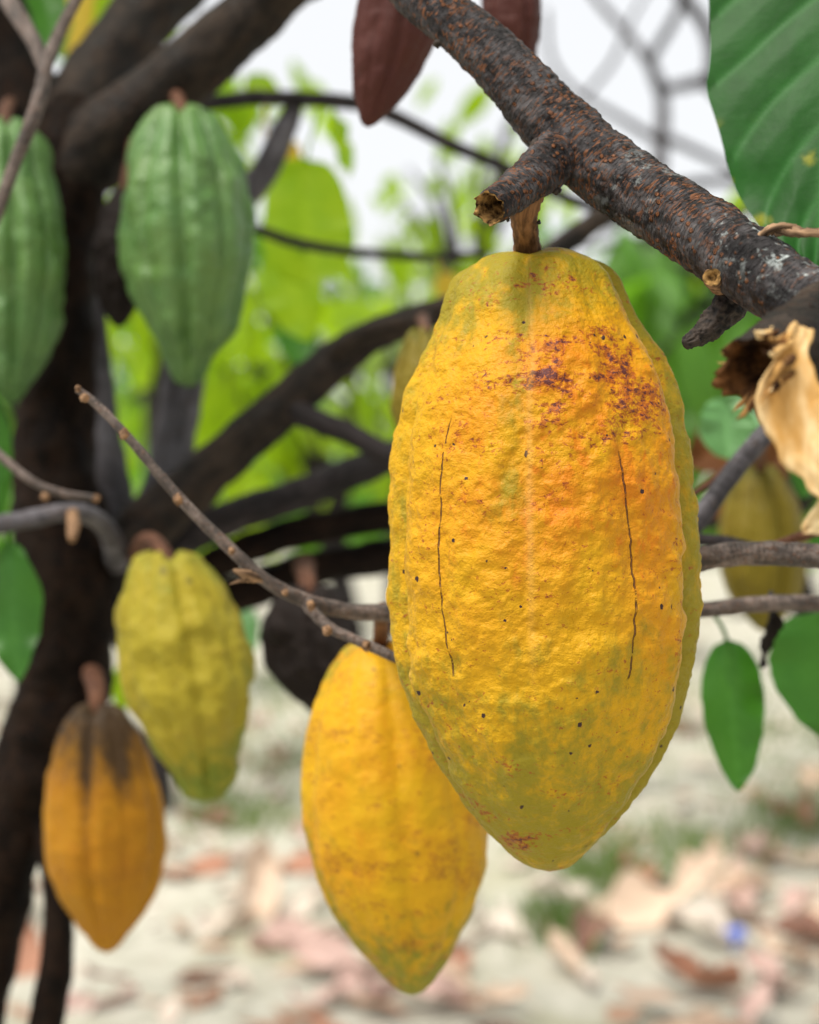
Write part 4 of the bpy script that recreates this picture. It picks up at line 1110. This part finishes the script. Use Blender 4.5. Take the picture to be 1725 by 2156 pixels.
# leaves that can be made out one by one: (pixel x, y, colour, turn, tilt, scale, label)
NAMED = [
    (545, 1935, 1, 84, -42, 1.45, 'large upturned beige dry leaf left of the yellow pod tip'),
    (650, 1985, 4, 20, -10, 1.1, 'pinkish dry leaf in the pile beside the upturned beige leaf'),
    (720, 2050, 4, -25, 5, 1.15, 'pinkish curled dry leaf running under the yellow pod tip'),
    (610, 1840, 2, 10, 0, 0.9, 'russet dry leaf behind the upturned beige leaf'),
    (660, 1930, 3, 60, -15, 0.9, 'cream dry leaf in the middle of the pile'),
    (410, 1845, 2, 15, 0, 0.85, 'russet dry leaf right of the ochre pod'),
    (1390, 1935, 1, 15, -14, 1.5, 'broad peach coloured dry leaf lying open at lower right'),
    (1470, 1975, 3, 120, -10, 0.9, 'cream dry leaf leaning on the broad peach leaf'),
    (1180, 1905, 3, -40, 0, 0.8, 'pale grey dry leaf below the large pod tip'),
    (1045, 1975, 3, 130, -10, 0.95, 'cream dry leaf right of the yellow pod tip'),
    (1560, 1890, 1, 10, -8, 0.8, 'beige dry leaf near the right edge'),
    (1680, 1985, 5, 170, 0, 0.9, 'dark brown dry leaf at the lower right edge'),
    (180, 2140, 4, 30, -5, 0.9, 'pinkish dry leaf at the bottom left beside the trunk'),
    (60, 2060, 2, 100, -30, 0.9, 'rust coloured dry leaf behind the trunk at bottom left'),
    (930, 2060, 2, 50, 0, 0.8, 'russet dry leaf just right of the yellow pod tip'),
    (880, 2120, 4, -10, 0, 0.9, 'pinkish dry leaf at the bottom edge near the yellow pod'),
]
for (x, y, ci, rz, tl, sc, lb) in NAMED:
    g = ground_at(x, y); g[2] = 0.012
    place_dry(g, ci, (x + y) % 3, R(rz), R(tl), sc, lb, None)
rs = random.Random(99)
taken = []
for i in range(75):
    y = 1500 + 690 * rs.random() ** 0.75
    x = rs.uniform(-80, 1800)
    if 150 < x < 640 and y > 1960: continue
    g = ground_at(x, y); g[2] = 0.010
    if any((g[0] - q[0]) ** 2 + (g[1] - q[1]) ** 2 < 0.06 ** 2 for q in taken): continue
    taken.append(g)
    ci = rs.choice([0, 1, 1, 2, 3, 3, 3, 4, 4, 5])
    place_dry(g, ci, rs.randrange(3), rs.uniform(0, 6.28), R(rs.uniform(-14, 14)), rs.uniform(0.5, 0.95), '%s dry leaf among the litter on the sandy ground' % DESC[ci], '%s dry leaves of the litter' % DESC[ci], R(rs.uniform(-15, 15)))

# crumbs: twigs and leaf bits too many to count
mb = MB()
rr = np.random.RandomState(5)
for i in range(900):
    yv = 2.2 + 9 * rr.rand() ** 1.4; xv = rr.uniform(-0.33, 0.33) * yv
    a = rr.uniform(0, 6.28); L = rr.uniform(0.012, 0.07); w = L * rr.uniform(0.12, 0.5)
    c, s = math.cos(a), math.sin(a); z0 = 0.006
    pts = []
    for (u, v, h) in ((-1, 0, 0), (-0.3, -1, 0.3), (-0.3, 1, 0.5), (0.4, -0.8, 0.4), (0.4, 0.9, 0.2), (1, 0, 0.6)):
        pts.append((xv + c * u * L - s * v * w, yv + s * u * L + c * v * w, z0 + h * L * rr.uniform(0.2, 0.7)))
    mb.add(pts, [(0, 1, 2), (1, 3, 4, 2), (3, 5, 4)], tone=np.full(6, rr.rand()))
t = NT('litter_crumbs')
tn = t.attr('tone')
c = t.mix(t.ss(tn, 0.2, 0.5), (0.12, 0.06, 0.04), (0.36, 0.22, 0.15))
c = t.mix(t.ss(tn, 0.6, 0.8), c, (0.60, 0.50, 0.42))
o = mb.build('leaf_litter', t.set(c, 0.85, 0.15)); tag(o, 'crumbled brown leaf fragments strewn over the sand', 'litter', None, 'stuff')

# sparse grass
mb = MB()
for i in range(2600):
    k = rr.randint(9)
    cxp, cyp, sx, sy = ((480, 1730, 60, 22), (1420, 1790, 110, 30), (1260, 1850, 60, 25), (1640, 1560, 140, 50), (700, 1600, 140, 40), (1300, 1500, 200, 50), (1150, 1960, 40, 20), (560, 1450, 100, 30), (1680, 1720, 70, 30))[k]
    g = ground_at(cxp + rr.normal() * sx, cyp + rr.normal() * sy)
    h = rr.uniform(0.02, 0.07); a = rr.uniform(0, 6.28); w = 0.003
    ln = rr.normal(0, 0.02, 2)
    mb.add([(g[0] - w * math.cos(a), g[1] - w * math.sin(a), -0.012), (g[0] + w * math.cos(a), g[1] + w * math.sin(a), -0.012), (g[0] + ln[0] * .5, g[1] + ln[1] * .5, h * 0.65), (g[0] + ln[0], g[1] + ln[1], h)], [(0, 1, 2), (1, 3, 2)])
t = NT('grass_blades')
o = mb.build('grass', t.set(t.mix(t.noise(t.obj(), 3), (0.07, 0.16, 0.03), (0.20, 0.26, 0.07)), 0.6, 0.3), None, False)
tag(o, 'thin patches of short green grass between the dry leaves', 'grass', None, 'stuff')

# small blue scrap
g = ground_at(1545, 1995)
V, f = blob_data((g[0], g[1], 0.018), 0.020, 3, squash=(1.1, 0.8, 0.9), nth=14, nv=9, rough=0.5)
t = NT('blue_plastic'); o = mesh_obj('plastic_scrap', V, f, t.set(t.mix(t.noise(t.obj(), 90), (0.10, 0.16, 0.60), (0.22, 0.30, 0.75)), 0.4, 0.5), None, False)
tag(o, 'small crumpled blue plastic scrap on the ground at lower right', 'litter')
